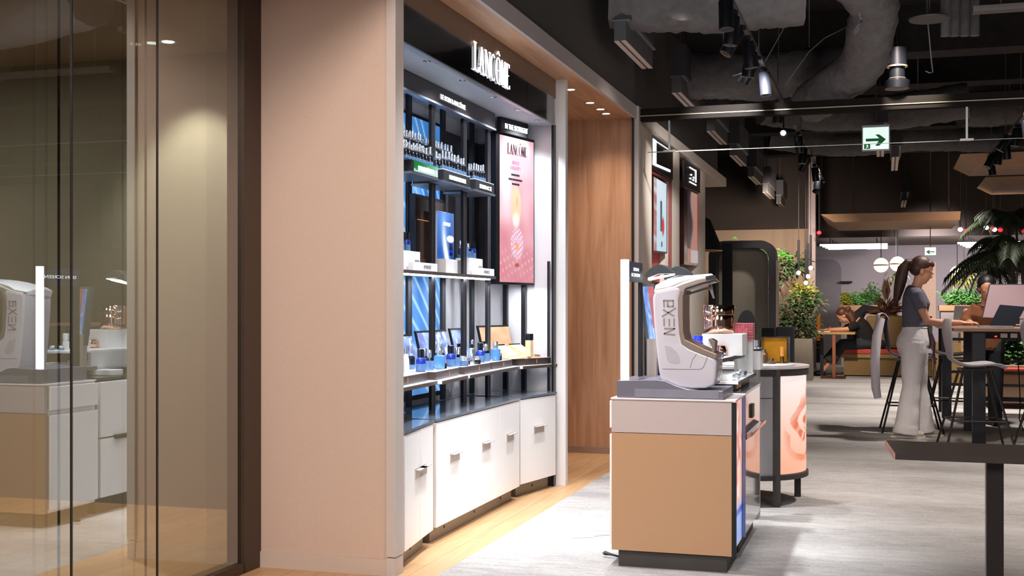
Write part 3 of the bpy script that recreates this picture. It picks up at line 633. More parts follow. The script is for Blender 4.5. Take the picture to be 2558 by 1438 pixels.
# make-up palette display
pd = thing('palette_display', 'cream make-up display with two sloping rows of black samples', 'display', tuple((O5+R5*.20+N5*.08).xy)+(TZ+.0005,), math.atan2(R5.y, R5.x))
MB().box(-.17, .21, -.02, .16, 0, .010).build('base', pm('cream_base', '#f6ddc0', .3), pd, .002)
for k, xx in enumerate((-.17, .045)):
    s_ = MB().extr([(0, 0), (.13, .0), (.13, .012), (.02, .075), (0, .075)], (xx, .15, .0105), (0, -1, 0), (0, 0, 1), (.14, 0, 0)).build('slope', pm('beige_slope', '#e6c9a2', .5, noise=.12, nscale=90, stretch=(6, .3, .3)), pd)
    for j in range(6): MB().box(xx+.005+.023*j, xx+.023+.023*j, .135, .152, .07, .094).build('sample', M_BK, s_)
fb = thing('foundation_bottle', 'tall peach foundation bottle with square black cap on the palette display', 'bottle', tuple((O5+R5*.22+N5*.105).xy)+(TZ+.011,), math.atan2(R5.y, R5.x))
MB().box(-.022, .022, -.02, .02, 0, .11).build('body', M_PC, fb, .004); MB().box(-.021, .021, -.02, .02, .1105, .155).build('cap', M_BK, fb, .002)
tag(MB().box(0, .03, 0, .02, 0, .012).build('name_tag', pm('brass_tag', '#8b7350', .4, .5)), 'little brass tag at the front of the palette display', 'tag').location = tuple((O5+R5*.27+N5*.12).xy)+(TZ+.011,)
# middle shelf goods
M_BOXW = pm('white_carton', '#ece7e6', .5, noise=.01); M_GTX = pm('grey_print', '#77777c', .6)
for i, (y0, lbl, dy) in enumerate(((5.90, 'at the near end', .25), (6.995, 'by the third upright', .23))):
    t = thing('gift_carton', 'white carton with grey print on the middle shelf, %s' % lbl, 'box', (-2.53, y0, 1.4365), 0, 'white cartons on the middle shelf')
    MB().box(0, .10, 0, dy, 0, .105).build('carton', M_BOXW, t, .002); MB().box(.1003, .101, dy-.08, dy-.015, .015, .06).build('print', M_GTX, t)
    s2 = thing('label_block', 'long white name block in front of the carton %s' % lbl, 'sign', (-2.42, (5.95, 6.98)[i], 1.4365), 0, 'white name blocks on the middle shelf')
    MB().box(0, .03, 0, .36, 0, .045).build('block', M_BOXW, s2, .001); text('ADVANCED', (-2.3895, (6.10, 7.13)[i], 1.4365+.014), Y, Z, .018, .11, M_GTX, 'lettering', s2, .001)
    for k, (dx, dyy, kd) in enumerate(((.02, .02, 'serum'), (.06, .05, 'clear'), (.03, .09, 'serum'), (.07, .10, 'night'), (.05, .005, 'lotion'))):
        bottle('bottle', '%s bottle on the white carton %s' % (['tall silver pump', 'clear footed', 'dark rear serum', 'blue night', 'pale lotion'][k], lbl), (-2.53+dx, y0+dyy+.02, 1.542), kd, 1.0)
cb = thing('counter_card', 'blue counter card showing a swirl of light and a serum bottle', 'display', (-2.60, 6.72, 1.4365))
MB().box(.02, .11, 0, .30, 0, .09).build('plinth', M_BOXW, cb, .002)
MB().box(.03, .05, 0, .30, .09, .38).build('board', M_BOXW, cb)
def cbf(u, v):
    c = mixc((.12+0*u, .30+0*u, .62+0*u), (.30+0*u, .52+0*u, .85+0*u), v); s = np.exp(-((u-.25-.35*(1-v)**2-.15*v)/.14)**2)*np.clip(1.2-v*1.1, 0, 1)
    c = mixc(c, (.95, .98, 1), np.clip(s*1.3, 0, 1)); c = mixc(c, (.98, .99, 1), blob(u, v, .8, .45, .25, .08)); c = mixc(c, (.05, .06, .2), ((np.abs(u-.82) < .1)*(v < .36)*(v > .1)*1.0)); return mixc(c, (.1, .2, .85), ((np.abs(u-.82) < .09)*(v < .22)*(v > .16)*1.0))
picture(cbf, (-2.5485, 6.725, 1.5285), Y, Z, .29, .285, 'print', M_BLUE, cb, 50, 50)
text('GÉNIFIQUE', (-2.547, 6.83, 1.73), Y, Z, .03, .12, M_LETTER, 'lettering', cb, .001)
# pink poster light box
po = thing('poster_lightbox', 'pink lit poster with a large glowing cream bottle hanging at the right end', 'poster', tuple((O5+R5*.23).xy)+(1.41,), 0)
OP = O5+Z*1.405
MB().extr([(-.045, -.015), (.49, -.015), (.49, 1.0), (-.045, 1.0)], OP-N5*.002, R5, Z, -N5*.05).build('case', M_BLK, po, world=True)
def pf(u, v):
    n = fnoise(u, v*2, 5, 11); c = mixc((.84+0*u, .52+0*u, .57+0*u), (.93+0*u, .74+0*u, .77+0*u), np.clip(n+.25*(v-.5)*2, 0, 1))
    c = mixc(c, (1, .90, .92), np.clip(np.exp(-((u-.18)/.22)**2-((v-.62)/.18)**2), 0, 1)*.8)
    c = mixc(c, (.85, .55, .58), np.clip(.35-v, 0, 1)*.8)
    st = np.exp(-((v-.13)/.10)**2)*(np.abs(np.sin(u*26+v*30)*np.cos(u*9-v*50)) > .72); c = mixc(c, (1, .88, .86), st*.35)
    c = mixc(c, (.97, .80, .66), blob(u, v, .47, .53, .17, .155, .25)); c = mixc(c, (1, .97, .93), blob(u, v, .47, .43, .13, .07, .7))
    c = mixc(c, (.83, .60, .42), blob(u, v, .50, .56, .03, .045, .5)*.6)
    b = blob(u, v, .50, .27, .19, .115, .12); c = mixc(c, (.90, .72, .80), b*.8); c = mixc(c, (1, .95, 1), b*(np.sin(u*70)*np.sin(v*160+u*20) > .25)*.8); c = mixc(c, (.75, .5, .6), b*(np.sin(u*50+2)*np.sin(v*210) > .6)*.7)
    c = mixc(c, (.98, .66, .50), ((np.abs(u-.5) < .06)*(np.abs(v-.25) < .025)*1.0)); c = mixc(c, (.62, .18, .16), blob(u, v, .5, .12, .09, .02, .8)*.8)
    return c
picture(pf, OP+N5*.0005, R5, Z, .475, .98, 'print', picmat('pink_backlit', .85), po, 90, 190)
M_DK = pm('dark_ink', '#1c1018', .9, spec=.1)
lancome(OP+R5*.10+Z*.865+N5*.002, R5, Z, .27, .072, M_DK, 'shop_name', po, .001, 1.25)
text('ABSOLUE', OP+R5*.165+Z*.80+N5*.001, R5, Z, .024, .10, pm('plum_ink', '#9a5a78', .5), 'lettering', po, .001)
text('LONGEVITY', OP+R5*.145+Z*.765+N5*.001, R5, Z, .022, .14, MC['plum_ink'], 'lettering', po, .001)
mb = MB()
for k, (a, b, z) in enumerate(((.155, .27, .722), (.12, .30, .690), (.165, .265, .660))):
    x = a
    while x < b: w_ = rnd.uniform(.007, .012); mb.extr([(x, z), (x+w_, z), (x+w_, z+.013), (x, z+.013)], OP+N5*.001, R5, Z, N5*.001); x += w_+.003
mb.build('small_print', M_DK, po, world=True)
# socket and cable on the alcove back wall
t = thing('wall_socket', 'white multi socket hanging on the back wall under the tester shelf', 'socket', (-2.75, 7.42, .70))
MB().box(0, .02, -.025, .025, 0, .08).build('plate', M_WHT, t, .003); MB().tube([(.012, 0, .08), (.02, .01, .11), (.02, .03, .15), (.02, .05, .19)], .004, 8).build('cable', pm('grey_cable', '#8e9098', .5), t, smooth=True)
t = thing('control_unit', 'black control unit with white face on the blue back panel', 'device', (-2.73, 6.55, .70))
MB().box(0, .03, -.06, .06, .0, .16).build('case', M_BLK, t, .004); MB().box(.0301, .032, -.03, .03, .09, .14).box(.0301, .032, -.03, .03, .02, .06).build('face', M_BOXW, t)
# ================================================================== THE COUNTER ISLAND
M_GOLDP = pm('champagne_panel', '#b28a68', .45, .15, .015, 160); M_PINKG = pm('pink_grey_panel', '#b3a29e', .5, noise=.02, nscale=200)
M_PL = pm('counter_plinth', '#3a3532', .6)
ct = thing('sales_counter', 'gold fronted sales counter with pale upper band carrying the white skin scanner', 'counter', (-.97, 5.85, 0))
MB().box(-1.215, -.70, 5.66, 6.06, 0, .078).build('plinth', M_PL, ct, world=True)
MB().box(-1.245, -.675, 5.64, 5.665, .08, .64).build('front_panel', M_GOLDP, ct, world=True, bev=.001)
MB().box(-1.245, -.675, 5.638, 5.665, .643, .80).build('upper_band', M_PINKG, ct, world=True, bev=.001)
MB().box(-1.235, -.68, 5.666, 6.10, .08, .80).build('carcass', M_WHT, ct, world=True)
MB().box(-1.248, -.655, 5.63, 6.10, .80, .808).build('counter_top', pm('counter_white_top', '#d8cccb', .3), ct, world=True, bev=.002)
MB().box(-.675, -.655, 5.64, 5.665, .07, .795).build('black_post', M_DBLK, ct, world=True)
def rosefn(sd, blue=True):
    def f(u, v):
        n = fnoise(u*2, v*3, 6, sd); c = mixc((1+0*u, .80+0*u, .72+0*u), (.97+0*u, .50+0*u, .40+0*u), np.clip((n-.35)*1.6, 0, 1))
        c = mixc(c, (1, .93, .93), np.clip((fnoise(u*3, v*2, 8, sd+3)-.55)*5, 0, 1)); c = mixc(c, (.93, .72, .85), np.clip((fnoise(u, v*4, 5, sd+9)-.6)*4, 0, 1))
        if blue: c = mixc(c, (.55, .70, .98), np.clip((.32-v)*8, 0, 1)*.85); c = mixc(c, (.2, .3, .75), ((np.abs(v-.22) < .02)*1.0)*.7)
        return c
    return f
picture(rosefn(21), (-.679, 5.67, .085), Y, Z, .42, .71, 'lit_side_graphic', picmat('side_lightbox', .75), ct, 40, 90)
MB().box(-.676, -.660, 6.085, 6.10, .09, .795).build('edge_profile', pm('blue_profile', '#7d86ad', .3, .4), ct, world=True)
# rear, seen mirrored in the glass: drawer, recessed grip and door
for z0, z1, nm in ((.66, .79, 'drawer'), (.10, .63, 'door')): MB().box(-1.262, -1.236, 5.675, 6.095, z0, z1).build(nm, M_WHT, ct, world=True, bev=.002)
# second unit
c2 = thing('sales_counter', 'glossy white sales counter unit between the gold fronted counter and the round display', 'counter', (-.97, 6.5, 0))
MB().box(-1.235, -.685, 6.11, 6.86, .10, .72).build('carcass', pm('gloss_white_side', '#c9c2c6', .12, noise=.01, coat=.5), c2, world=True)
MB().box(-.685, -.665, 6.105, 6.865, .095, .80).build('side_pane', pm('mirror_side', '#aeb0b8', .06, .75, .01), c2, world=True)
MB().box(-1.215, -.70, 6.13, 6.84, 0, .10).build('plinth', M_PL, c2, world=True)
MB().box(-1.235, -.66, 6.11, 6.86, .80, .815).build('top', pm('dark_top', '#3a3a3e', .15), c2, world=True)
MB().box(-1.2, -.70, 6.83, 6.86, .72, .80).build('rear_web', M_GREY, c2, world=True)
MB().box(-.6649, -.655, 6.38, 6.48, .66, .73).build('socket_plate', pm('bronze_plate', '#544237', .4, .5), c2, world=True)
dr = MB().extr([(0, 0), (.03, .012), (.036, .012), (.036, -.006), (0, -.03)], (-.664, 6.12, .60), (1, 0, 0), (0, 0, 1), (0, .72, 0)).build('pull_handle', pm('mirror_handle', '#b9a29c', .1, .9), c2, world=True)
MB().box(-1.262, -1.236, 6.12, 6.85, .10, .45).build('door', M_WHT, c2, world=True, bev=.002); MB().box(-1.262, -1.236, 6.12, 6.85, .46, .79).build('drawer', M_WHT, c2, world=True, bev=.002)
MB().box(-1.285, -1.262, 6.25, 6.7, .44, .465).build('grip', M_PL, c2, world=True)
# power strip on the floor behind the counter
t = thing('power_strip', 'white power strip with cable on the carpet behind the counter, seen in the glass', 'power strip', (-1.55, 6.3, 0), .5)
MB().box(-.06, .06, -.025, .025, 0, .03).build('body', M_WHT, t, .004); MB().tube([(.06, 0, .012), (.15, .03, .006), (.25, -.02, .006), (.30, .05, .006)], .005, 8).build('cable', M_WHT, t, smooth=True)
t = thing('cable_plug', 'small black cable plug lying at the left foot of the gold counter', 'cable', (-1.27, 5.83, .018))
MB().tube([(.02, 0, -.01), (-.02, -.005, 0), (-.05, .0, .004), (-.06, .01, 0)], [.005, .006, .012, .006], 8).build('plug', M_BLK, t, smooth=True)
# metal device tray on the counter
tr = thing('scanner_base', 'brushed grey metal base with a swooping top under the white skin scanner', 'base', (-.97, 5.8, .809))
def px2(px, py, yy):
    k = (px-1279)/FPX; d = yy/(CS+k*SN); p = dw(px, py, d); return (p.x, p.z)
YF = 5.645
prof = [px2(*q, YF) for q in ((1541, 997), (1541, 950), (1640, 948), (1662, 951), (1685, 962), (1712, 971), (1745, 976), (1806, 976), (1806, 1000))]
zb = .8095
prof = [(x, max(z, zb)) for x, z in prof]; prof[0] = (prof[0][0], zb); prof[-1] = (prof[-1][0], zb)
MB().extr(prof, (0, YF, 0), X, Z, (0, .40, 0)).build('body', pm('brushed_grey', '#85828f', .35, .7, .03, 80), tr, world=True, bev=.002)
a0 = px2(1585, 970, YF); a1 = px2(1795, 998, YF)
MB().box(a0[0], a1[0], YF-.003, YF-.0005, .814, .852).build('slot_panel', pm('slot_grey', '#8f8c98', .4, .6), tr, world=True)
# ---- the scanner device
dv = thing('skin_scanner', 'white floor-lamp-like C shaped skin scanner with NEXA lettering on its side', 'device', (-.95, 5.8, .84))
dv['label'] = 'tall white C shaped skin scanner with NEXA lettering on the gold fronted counter'
YN = 5.70; DP = .24
S = lambda pts, yy=YN: [px2(a, b, yy) for a, b in pts]
side = S([(1634, 727), (1650, 723), (1672, 719), (1694, 713), (1703, 722), (1697, 740), (1696, 780), (1700, 830), (1704, 856), (1722, 868), (1756, 882), (1786, 893), (1790, 905), (1788, 940), (1784, 962), (1762, 970), (1730, 971), (1692, 968), (1662, 958), (1650, 948), (1645, 925), (1638, 860), (1632, 790), (1630, 745)])
MB().extr(side, (0, YN, 0), X, Z, (0, DP, 0)).build('body', pm('scanner_white', '#bab4bc', .35, noise=.01, coat=.3), dv, world=True, bev=.016, seg=4, smooth=True)
# slanted head cover
lo = S([(1632, 722), (1650, 719), (1672, 715), (1700, 703), (1730, 695), (1783, 686), (1786, 697), (1750, 706), (1715, 718), (1700, 730), (1670, 728), (1634, 730)])
MB().extr(lo, (0, YN+.002, 0), X, Z, (0, .04, 0)).build('head_arm', pm('scanner_arm', '#9a8f88', .35, .2), dv, world=True, bev=.005, seg=2)
top_lo = S([(1634, 725), (1655, 722), (1680, 716), (1708, 704), (1740, 694), (1782, 686)]); 
vs = []; fs = []
hi = [px2(a, b, YN+.15) for a, b in ((1640, 712), (1660, 702), (1690, 693), (1715, 689), (1745, 686), (1780, 683))]
mb = MB(); n6 = 6
for (x, z) in top_lo: vs.append((x, YN+.0, z))
for (x, z) in hi: vs.append((x, YN+.12, z))
for (x, z) in hi: vs.append((x, YN+DP, z-.015))
for (x, z) in top_lo: vs.append((x, YN+DP, z-.03))
for (x, z) in top_lo: vs.append((x, YN+.002, z-.012))
L5 = 5
for r in range(L5):
    r2 = (r+1) % L5
    for i in range(n6-1): fs.append((r*n6+i, r*n6+i+1, r2*n6+i+1, r2*n6+i))
fs.append(tuple(r*n6 for r in range(L5))[::-1]); fs.append(tuple(r*n6+n6-1 for r in range(L5)))
mb.add(vs, fs).build('head_cover', pm('gloss_white_cover', '#f6f4f6', .25, noise=.01, coat=.5), dv, world=True, bev=.003, smooth=True)
MB().extr(S([(1762, 690), (1783, 686), (1786, 697), (1764, 702)], YN-.001), (0, YN-.003, 0), X, Z, (0, .05, 0)).build('sensor_tip', pm('smoke_glass', '#4d5058', .08, .4), dv, world=True, bev=.002)
# taupe inner lining of the C
rim_o = [(1700, 727), (1694, 745), (1694, 790), (1697, 835), (1702, 858), (1722, 872), (1756, 886), (1787, 897)]
rim_i = [(1711, 722), (1706, 742), (1706, 790), (1707, 830), (1712, 848), (1732, 858), (1762, 873), (1791, 884)]
MB().extr(S(rim_o, YN)+S(rim_i, YN)[::-1], (0, YN-.002, 0), X, Z, (0, DP-.03, 0)).build('inner_lining', pm('taupe_lining', '#87766b', .35, .4), dv, world=True, bev=.003)
MB().extr(S([(1704, 728), (1716, 722), (1782, 703), (1782, 700), (1780, 697), (1745, 703), (1712, 712)], YN), (0, YN+.03, 0), X, Z, (0, DP-.09, 0)).build('head_lining', MC['taupe_lining'], dv, world=True, bev=.002)
MB().extr(S([(1709, 740), (1712, 733), (1770, 715), (1776, 711), (1783, 745), (1779, 745), (1770, 722), (1730, 733)], YN+.1), (0, YN+.12, 0), X, Z, (0, .02, 0)).build('light_arm', pm('arm_grey', '#948c88', .3, .5), dv, world=True, bev=.001)
MB().extr(S([(1784, 880), (1786, 852), (1776, 846), (1768, 846), (1778, 868), (1776, 878)], YN+.02), (0, YN+.03, 0), X, Z, (0, .09, 0)).build('chin_rest', MC['taupe_lining'], dv, world=True, bev=.002)
# seam and side recess
def strokes(lst, wpx, yy, mat, nm, dpth=.0015):
    mb = MB()
    for pl in lst:
        for p, q in zip(pl, pl[1:]):
            a = Vector(px2(*p, YN)+(0,)).xy; b = Vector(px2(*q, YN)+(0,)).xy; d = (b-a).normalized(); nn = Vector((-d.y, d.x))*wpx*.00097; a = a-d*wpx*.0003; b = b+d*wpx*.0003
            mb.extr([tuple(a-nn), tuple(b-nn), tuple(b+nn), tuple(a+nn)], (0, yy-dpth, 0), X, Z, (0, dpth, 0))
    return mb.build(nm, mat, dv, world=True)
strokes([[(1655, 921), (1700, 922), (1750, 922), (1757, 917), (1768, 890)], [(1724, 918), (1730, 898), (1740, 884)]], 1.2, YN, pm('seam_dark', '#6d6668', .5), 'seam')
rec = [(1660, 862), (1676, 865), (1690, 878), (1698, 893), (1699, 903), (1694, 909), (1684, 908), (1674, 905), (1668, 900), (1664, 885)]
MB().extr(S(rec), (0, YN-.0015, 0), X, Z, (0, .002, 0)).build('grip_recess', pm('recess_grey', '#a59fa6', .5), dv, world=True, bev=.0006)
LT = [[(1659, 833), (1686, 836)], [(1659, 833), (1686, 820)], [(1660, 820), (1686, 820)],
      [(1659, 795), (1659, 813)], [(1672, 797), (1672, 814)], [(1684, 795), (1684, 814)],
      [(1654, 790), (1688, 769)], [(1657, 773), (1684, 789)],
      [(1659, 766), (1658, 750), (1682, 750), (1682, 765), (1668, 765), (1668, 752)]]
strokes(LT, 3.4, YN, pm('taupe_lettering', '#857877', .5), 'lettering', .003)
# ---- lit sign pylon
py = thing('lit_sign_pylon', 'slim black sign pylon with bright white light bar beside the skin scanner', 'sign', (-1.20, 5.93, .809))
ztr = prof[1][1]+.0006
xa = px2(1550, 700, 5.66)[0]; xb = px2(1569, 700, 5.66)[0]; zt = px2(1555, 648, 5.66)[1]
py.location.z = ztr; py.matrix_basis = Matrix.Translation((-1.20, 5.93, ztr))
MB().box(xa, xb, 5.66, 5.685, ztr, zt).build('light_bar', pm('light_bar_white', '#ffffff', es=5.5, emit='#f6f8ff'), py, world=True, bev=.002)
MB().box(xb-.012, xb-.002, 5.687, 6.03, zt-.105, zt-.006).build('head_plate', pm('head_navy', '#262c48', .35), py, world=True)
MB().box(xb-.014, xb+.0, 5.975, 6.03, ztr, zt-.1052).build('black_post', M_DBLK, py, world=True)
text('SKIN', (xb-.0018, 5.80, zt-.050), Y, Z, .016, .13, M_LETTER, 'lettering', py, .001); text('SCREEN', (xb-.0018, 5.75, zt-.078), Y, Z, .016, .21, M_LETTER, 'lettering', py, .001)
text('SKIN SCREEN', (xb-.0122, 6.0, zt-.065), -Y, Z, .018, .28, M_LETTER, 'lettering', py, .001)
# ---- things behind the scanner on the counter
def xat_(px, yy): k = (px-1279)/FPX; d = yy/(CS+k*SN); return k*d*CS-d*SN
def atdepth(px, py_, yy):
    k = (px-1279)/FPX; d = yy/(CS+k*SN); return dw(px, py_, d)
for i, (p0, pk, yy) in enumerate((((1612, 700), (1648, 668), 6.45), ((1658, 704), (1695, 673), 6.6))):
    A = atdepth(*p0, yy); K = atdepth(*pk, yy)
    t = thing('arched_lamp', ['black arched reading lamp behind the scanner, the left one', 'black arched reading lamp behind the scanner, the right one'][i], 'lamp', (A.x, A.y, .816), 0, 'arched lamps over the counter')
    arc = []
    for k in range(13):
        s_ = k/12; arc.append((A.x+.125*s_*1.3, A.y, A.z+(K.z-A.z)*math.sin(PI*min(1, s_*1.0)*.62+.15)/1.0))
    P = [(A.x, A.y, .8165), (A.x, A.y, A.z-.02)]
    MB().tube(P, .006, 8).build('stem', M_BLK, t, world=True, smooth=True)
    n = 14; topc = [(A.x+.16*j/n, A.z-.0+.085*math.sin(PI*.12+PI*.72*j/n)) for j in range(n+1)]; bot = [(x, z-.004-.010*math.sin(PI*j/n)) for j, (x, z) in enumerate(topc)]
    MB().extr(topc+[(x+.0, z) for x, z in [(A.x+.16, A.z+.035), (A.x+.08, A.z+.035), (A.x+.01, A.z+.01)]], (0, A.y-.03, 0), X, Z, (0, .07, 0)).build('shade', pm('lamp_shade_grey', '#4a4c50', .3, .5), t, world=True, bev=.003)
    MB().extr([(A.x+.02, A.z+.012), (A.x+.155, A.z+.033), (A.x+.155, A.z+.028), (A.x+.02, A.z+.0)], (0, A.y-.028, 0), X, Z, (0, .066, 0)).build('light_strip', pm('lamp_led', '#ffffff', es=5, emit='#f4f8ff'), t, world=True)
tb = thing('tablet_stand', 'tall tilted screen stand with blue and pink picture left of the scanner', 'screen', (-1.12, 6.2, .816))
T0 = atdepth(1594, 708, 6.1); T1 = atdepth(1633, 708, 6.1); B0 = atdepth(1617, 880, 6.1); B1 = atdepth(1641, 880, 6.1)
MB().add([T0, T1+Vector((0, 0, .0)), B1, B0, T0+Y*.04, T1+Y*.04, B1+Y*.04, B0+Y*.04], [(0, 1, 2, 3), (4, 7, 6, 5), (0, 4, 5, 1), (1, 5, 6, 2), (2, 6, 7, 3), (3, 7, 4, 0)]).build('case', pm('screen_case', '#4d5556', .4, .3), tb, world=True)
def tf(u, v):
    c = mixc((.20+0*u, .38+0*u, .85+0*u), (.75+0*u, .88+0*u, 1+0*u), fnoise(u, v*2, 6, 4)); c = mixc(c, (.85, .35, .30), ((v > .35)*(u > .45+.3*(1-v))*1.0)*.8); return c
picture(tf, (0, 0, 0), X, Z, 1, 1, 'print', picmat('tablet_lit', .6), tb, 30, 60, bendfn=lambda u, v: (B0+(T0-B0)*float(v)*.93+Vector((.018, -.002, .01)) + (B1-B0+(T1-T0-B1+B0)*float(v))*float(u)*.72))
MB().box(B0.x, B0.x+.05, 6.09, 6.13, .885, B0.z+.07).build('foot_block', pm('scanner_arm', '#9a8f88'), tb, world=True); MB().box(B0.x-.05, B0.x+.1, 6.06, 6.16, .862, .884).build('foot_plate', pm('foot_grey', '#5c6466', .4), tb, world=True); MB().box(B0.x+.0, B0.x+.02, 6.09, 6.11, .816, .862).build('foot_leg', M_BLK, tb, world=True)
t = thing('white_tray', 'low white tray under the tilted screen stand', 'tray', (-1.1, 6.4, .816)); MB().box(-.08, .10, -.06, .06, 0, .035).build('tray', M_WHT, t, .004)
P_ = atdepth(1632, 735, 6.75)
t = thing('framed_screen', 'small dark framed screen with blue and pink picture under the arched lamps', 'screen', (P_.x, 6.8, .816))
MB().box(-.03, .12, 0, .02, 0, P_.z-.80+.05).build('case', M_BLK, t); picture(tf, (P_.x-.02, 6.798, .98), X, Z, .13, P_.z-.80+.04-.17, 'picture', picmat('tablet_lit'), t, 20, 20)
# ---- tiers and products on the right of the scanner
M_WB = pm('bright_white_block', '#f4f3f2', .3, noise=.01); M_DS = pm('dark_shelf_edge', '#4f463f', .35, .5)
def block(name, label, cat, x0, x1, y0, y1, z0, z1, mat=M_WB, bev=.002):
    t = thing(name, label, cat, ((x0+x1)/2, (y0+y1)/2, z0)); o = MB().box(x0, x1, y0, y1, z0, z1).build('block', mat, t, bev, world=True); return t
t = thing('riser_plinth', 'black riser base with gold end standing on the second counter', 'riser', (-.85, 6.5, .816))
MB().box(-1.02, -.72, 6.14, 6.84, .816, .85).build('base', M_BLK, t, world=True, bev=.002); MB().box(-.719, -.717, 6.2, 6.4, .82, .846).build('gold_end', M_GOLD, t, world=True)
t = thing('lower_tier', 'lower white tier board with dark metal edge right of the scanner', 'shelf', (-.85, 6.5, .85))
MB().box(-1.05, -.70, 6.12, 6.98, .851, .863).build('board', M_WB, t, world=True); MB().box(-.70, -.695, 6.12, 6.98, .849, .866).build('edge', M_DS, t, world=True)
for i, (y, n_) in enumerate(((6.28, 'front'), (6.58, 'rear'))):
    t = thing('acrylic_tray', 'clear and white acrylic tray on the lower tier, the %s one' % n_, 'tray', (-.80, y, .8635), 0, 'acrylic trays on the lower tier')
    MB().box(-.12, .06, -.06, .09, 0, .028).build('tray', M_WB, t, .002); MB().box(.061, .085, -.055, .085, .0, .03).build('clear_end', pm('acrylic_clear', '#dfe6ee', .05, trans=.9), t)
ut = thing('upper_tier', 'upper white tier board with angled dark edge, full of bottles', 'shelf', (-.9, 6.45, .95))
MB().prism([(-1.08, 6.10), (-.80, 6.02), (-.76, 6.9), (-1.08, 6.9)], .962, .974).build('board', M_WB, ut, world=True)
MB().extr([(0, -.004), (.9, -.004), (.9, .016), (0, .016)], (-.8, 6.02, .96), (.045, 1, 0), Z, (.004, 0, 0)).build('edge', M_DS, ut, world=True)
MB().box(-1.06, -1.04, 6.3, 6.88, .8635, .962).box(-.80, -.79, 6.80, 6.88, .8635, .962).build('support', M_WB, ut, world=True)
def rb(px, base_z, yy): 
    P = atdepth(px, 762, yy); return (P.x, P.y, base_z)
def simple_bottle(name, label, px, yy, z, parts, cat='bottle', grp=None):
    t = thing(name, label, cat, rb(px, z, yy), 0, grp)
    for nm, pr, m in parts: MB().lathe(pr, n=24).build(nm, m, t, smooth=True)
    return t
simple_bottle('bottle', 'white bottle with silver cap just right of the scanner frame', 1716, 6.35, .9745, [('body', [(.01, 0), (.018, .002), (.018, .085), (.012, .09)], M_WHT), ('cap', [(.014, .09), (.014, .125), (.003, .127)], M_BS)])
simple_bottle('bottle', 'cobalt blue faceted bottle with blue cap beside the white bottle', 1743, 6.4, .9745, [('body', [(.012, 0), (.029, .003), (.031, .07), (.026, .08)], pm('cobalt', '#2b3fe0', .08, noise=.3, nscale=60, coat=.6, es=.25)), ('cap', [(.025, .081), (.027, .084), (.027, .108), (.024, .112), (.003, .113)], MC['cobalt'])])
simple_bottle('bottle', 'short white pump bottle in front of the large rose gold jar', 1768, 6.3, .9745, [('body', [(.01, 0), (.02, .002), (.02, .05), (.014, .056)], M_WHT), ('cap', [(.015, .056), (.018, .06), (.018, .10), (.004, .102)], M_WB)])
for i, (px, yy, lb) in enumerate(((1739, 6.2, 'small silver jar under the cobalt blue bottle'), (1764, 6.18, 'small silver jar beside the pump bottle'), (1800, 6.36, 'small clear jar at the tier edge'))):
    simple_bottle('jar', lb, px, yy, .9745, [('body', [(.01, 0), (.017, .001), (.018, .016), (.016, .018)], M_BC), ('lid', [(.017, .018), (.018, .030), (.003, .031)], M_CHR)], 'jar', 'small jars on the upper tier')
simple_bottle('jewel_jar', 'faceted silver and bronze jewel like jar on the upper tier', 1800, 6.6, .9745, [('body', [(.01, 0), (.03, .004), (.04, .03), (.03, .055), (.012, .06)], M_ROSE)], 'jar')
block('white_riser', 'tall white block carrying the large rose gold jar', 'riser', *[v for v in (atdepth(1768, 0, 6.85).x, atdepth(1866, 0, 6.85).x)], 6.62, 6.92, .9745, 1.092)
j = simple_bottle('display_jar', 'large rose gold mirror jar with wide lid on the white block', 1795, 6.78, 1.0925, [('body', [(.02, 0), (.083, .002), (.085, .006), (.085, .095), (.082, .102)], M_ROSE), ('lid', [(.085, .103), (.089, .106), (.089, .155), (.086, .159), (.01, .16)], pm('rose_mirror', '#e9c3ae', .04, 1, .01))], 'jar')
qb = thing('quilted_box', 'pink quilted square box right of the rose gold jar', 'box', tuple(rb(1861, 1.0585, 6.93)))
M_Q = pm('pink_quilt', '#c0606c', .25, .2, .3, 60)
mb = MB()
for a in range(7):
    for b in range(6): mb.box(-.052+.015*a, -.039+.015*a, -.052, .05, .003+.0145*b, .016+.0145*b)
mb.box(-.05, .05, -.05, .05, 0, .09).build('box', M_Q, qb, .003)
block('white_riser', 'white block under the pink quilted box', 'riser', atdepth(1840, 0, 6.85).x, atdepth(1876, 0, 6.85).x, 6.94, 6.985, .8635, 1.058)
block('white_riser', 'low white box with black lid left of the gold niche box', 'riser', atdepth(1843, 0, 7.15).x, atdepth(1902, 0, 7.15).x, 7.1, 7.25, .874, .985)
block('riser_leg_stand', 'grey stand carrying the low white box', 'stand', atdepth(1850, 0, 7.15).x, atdepth(1896, 0, 7.15).x, 7.12, 7.23, 0, .8735, M_GREY)
block('lid_board', 'thin black lid on the low white box beside the gold niche box', 'lid', atdepth(1841, 0, 7.15).x, atdepth(1903, 0, 7.15).x, 7.095, 7.255, .9855, .992, M_BLK, .001)
simple_bottle('bottle', 'white bottle with silver cap on the low white box', 1861, 7.16, .9925, [('body', [(.008, 0), (.016, .001), (.016, .055), (.01, .06)], M_WHT), ('cap', [(.009, .06), (.009, .085), (.003, .086)], M_CHR)])
simple_bottle('bottle', 'tall silver cylinder bottle left of the gold niche box', 1893, 7.30, .8815, [('body', [(.01, 0), (.026, .002), (.027, .115), (.026, .118)], pm('frosted_silver', '#d9d2d2', .15, .6)), ('cap', [(.025, .119), (.026, .16), (.004, .162)], M_CHR)])
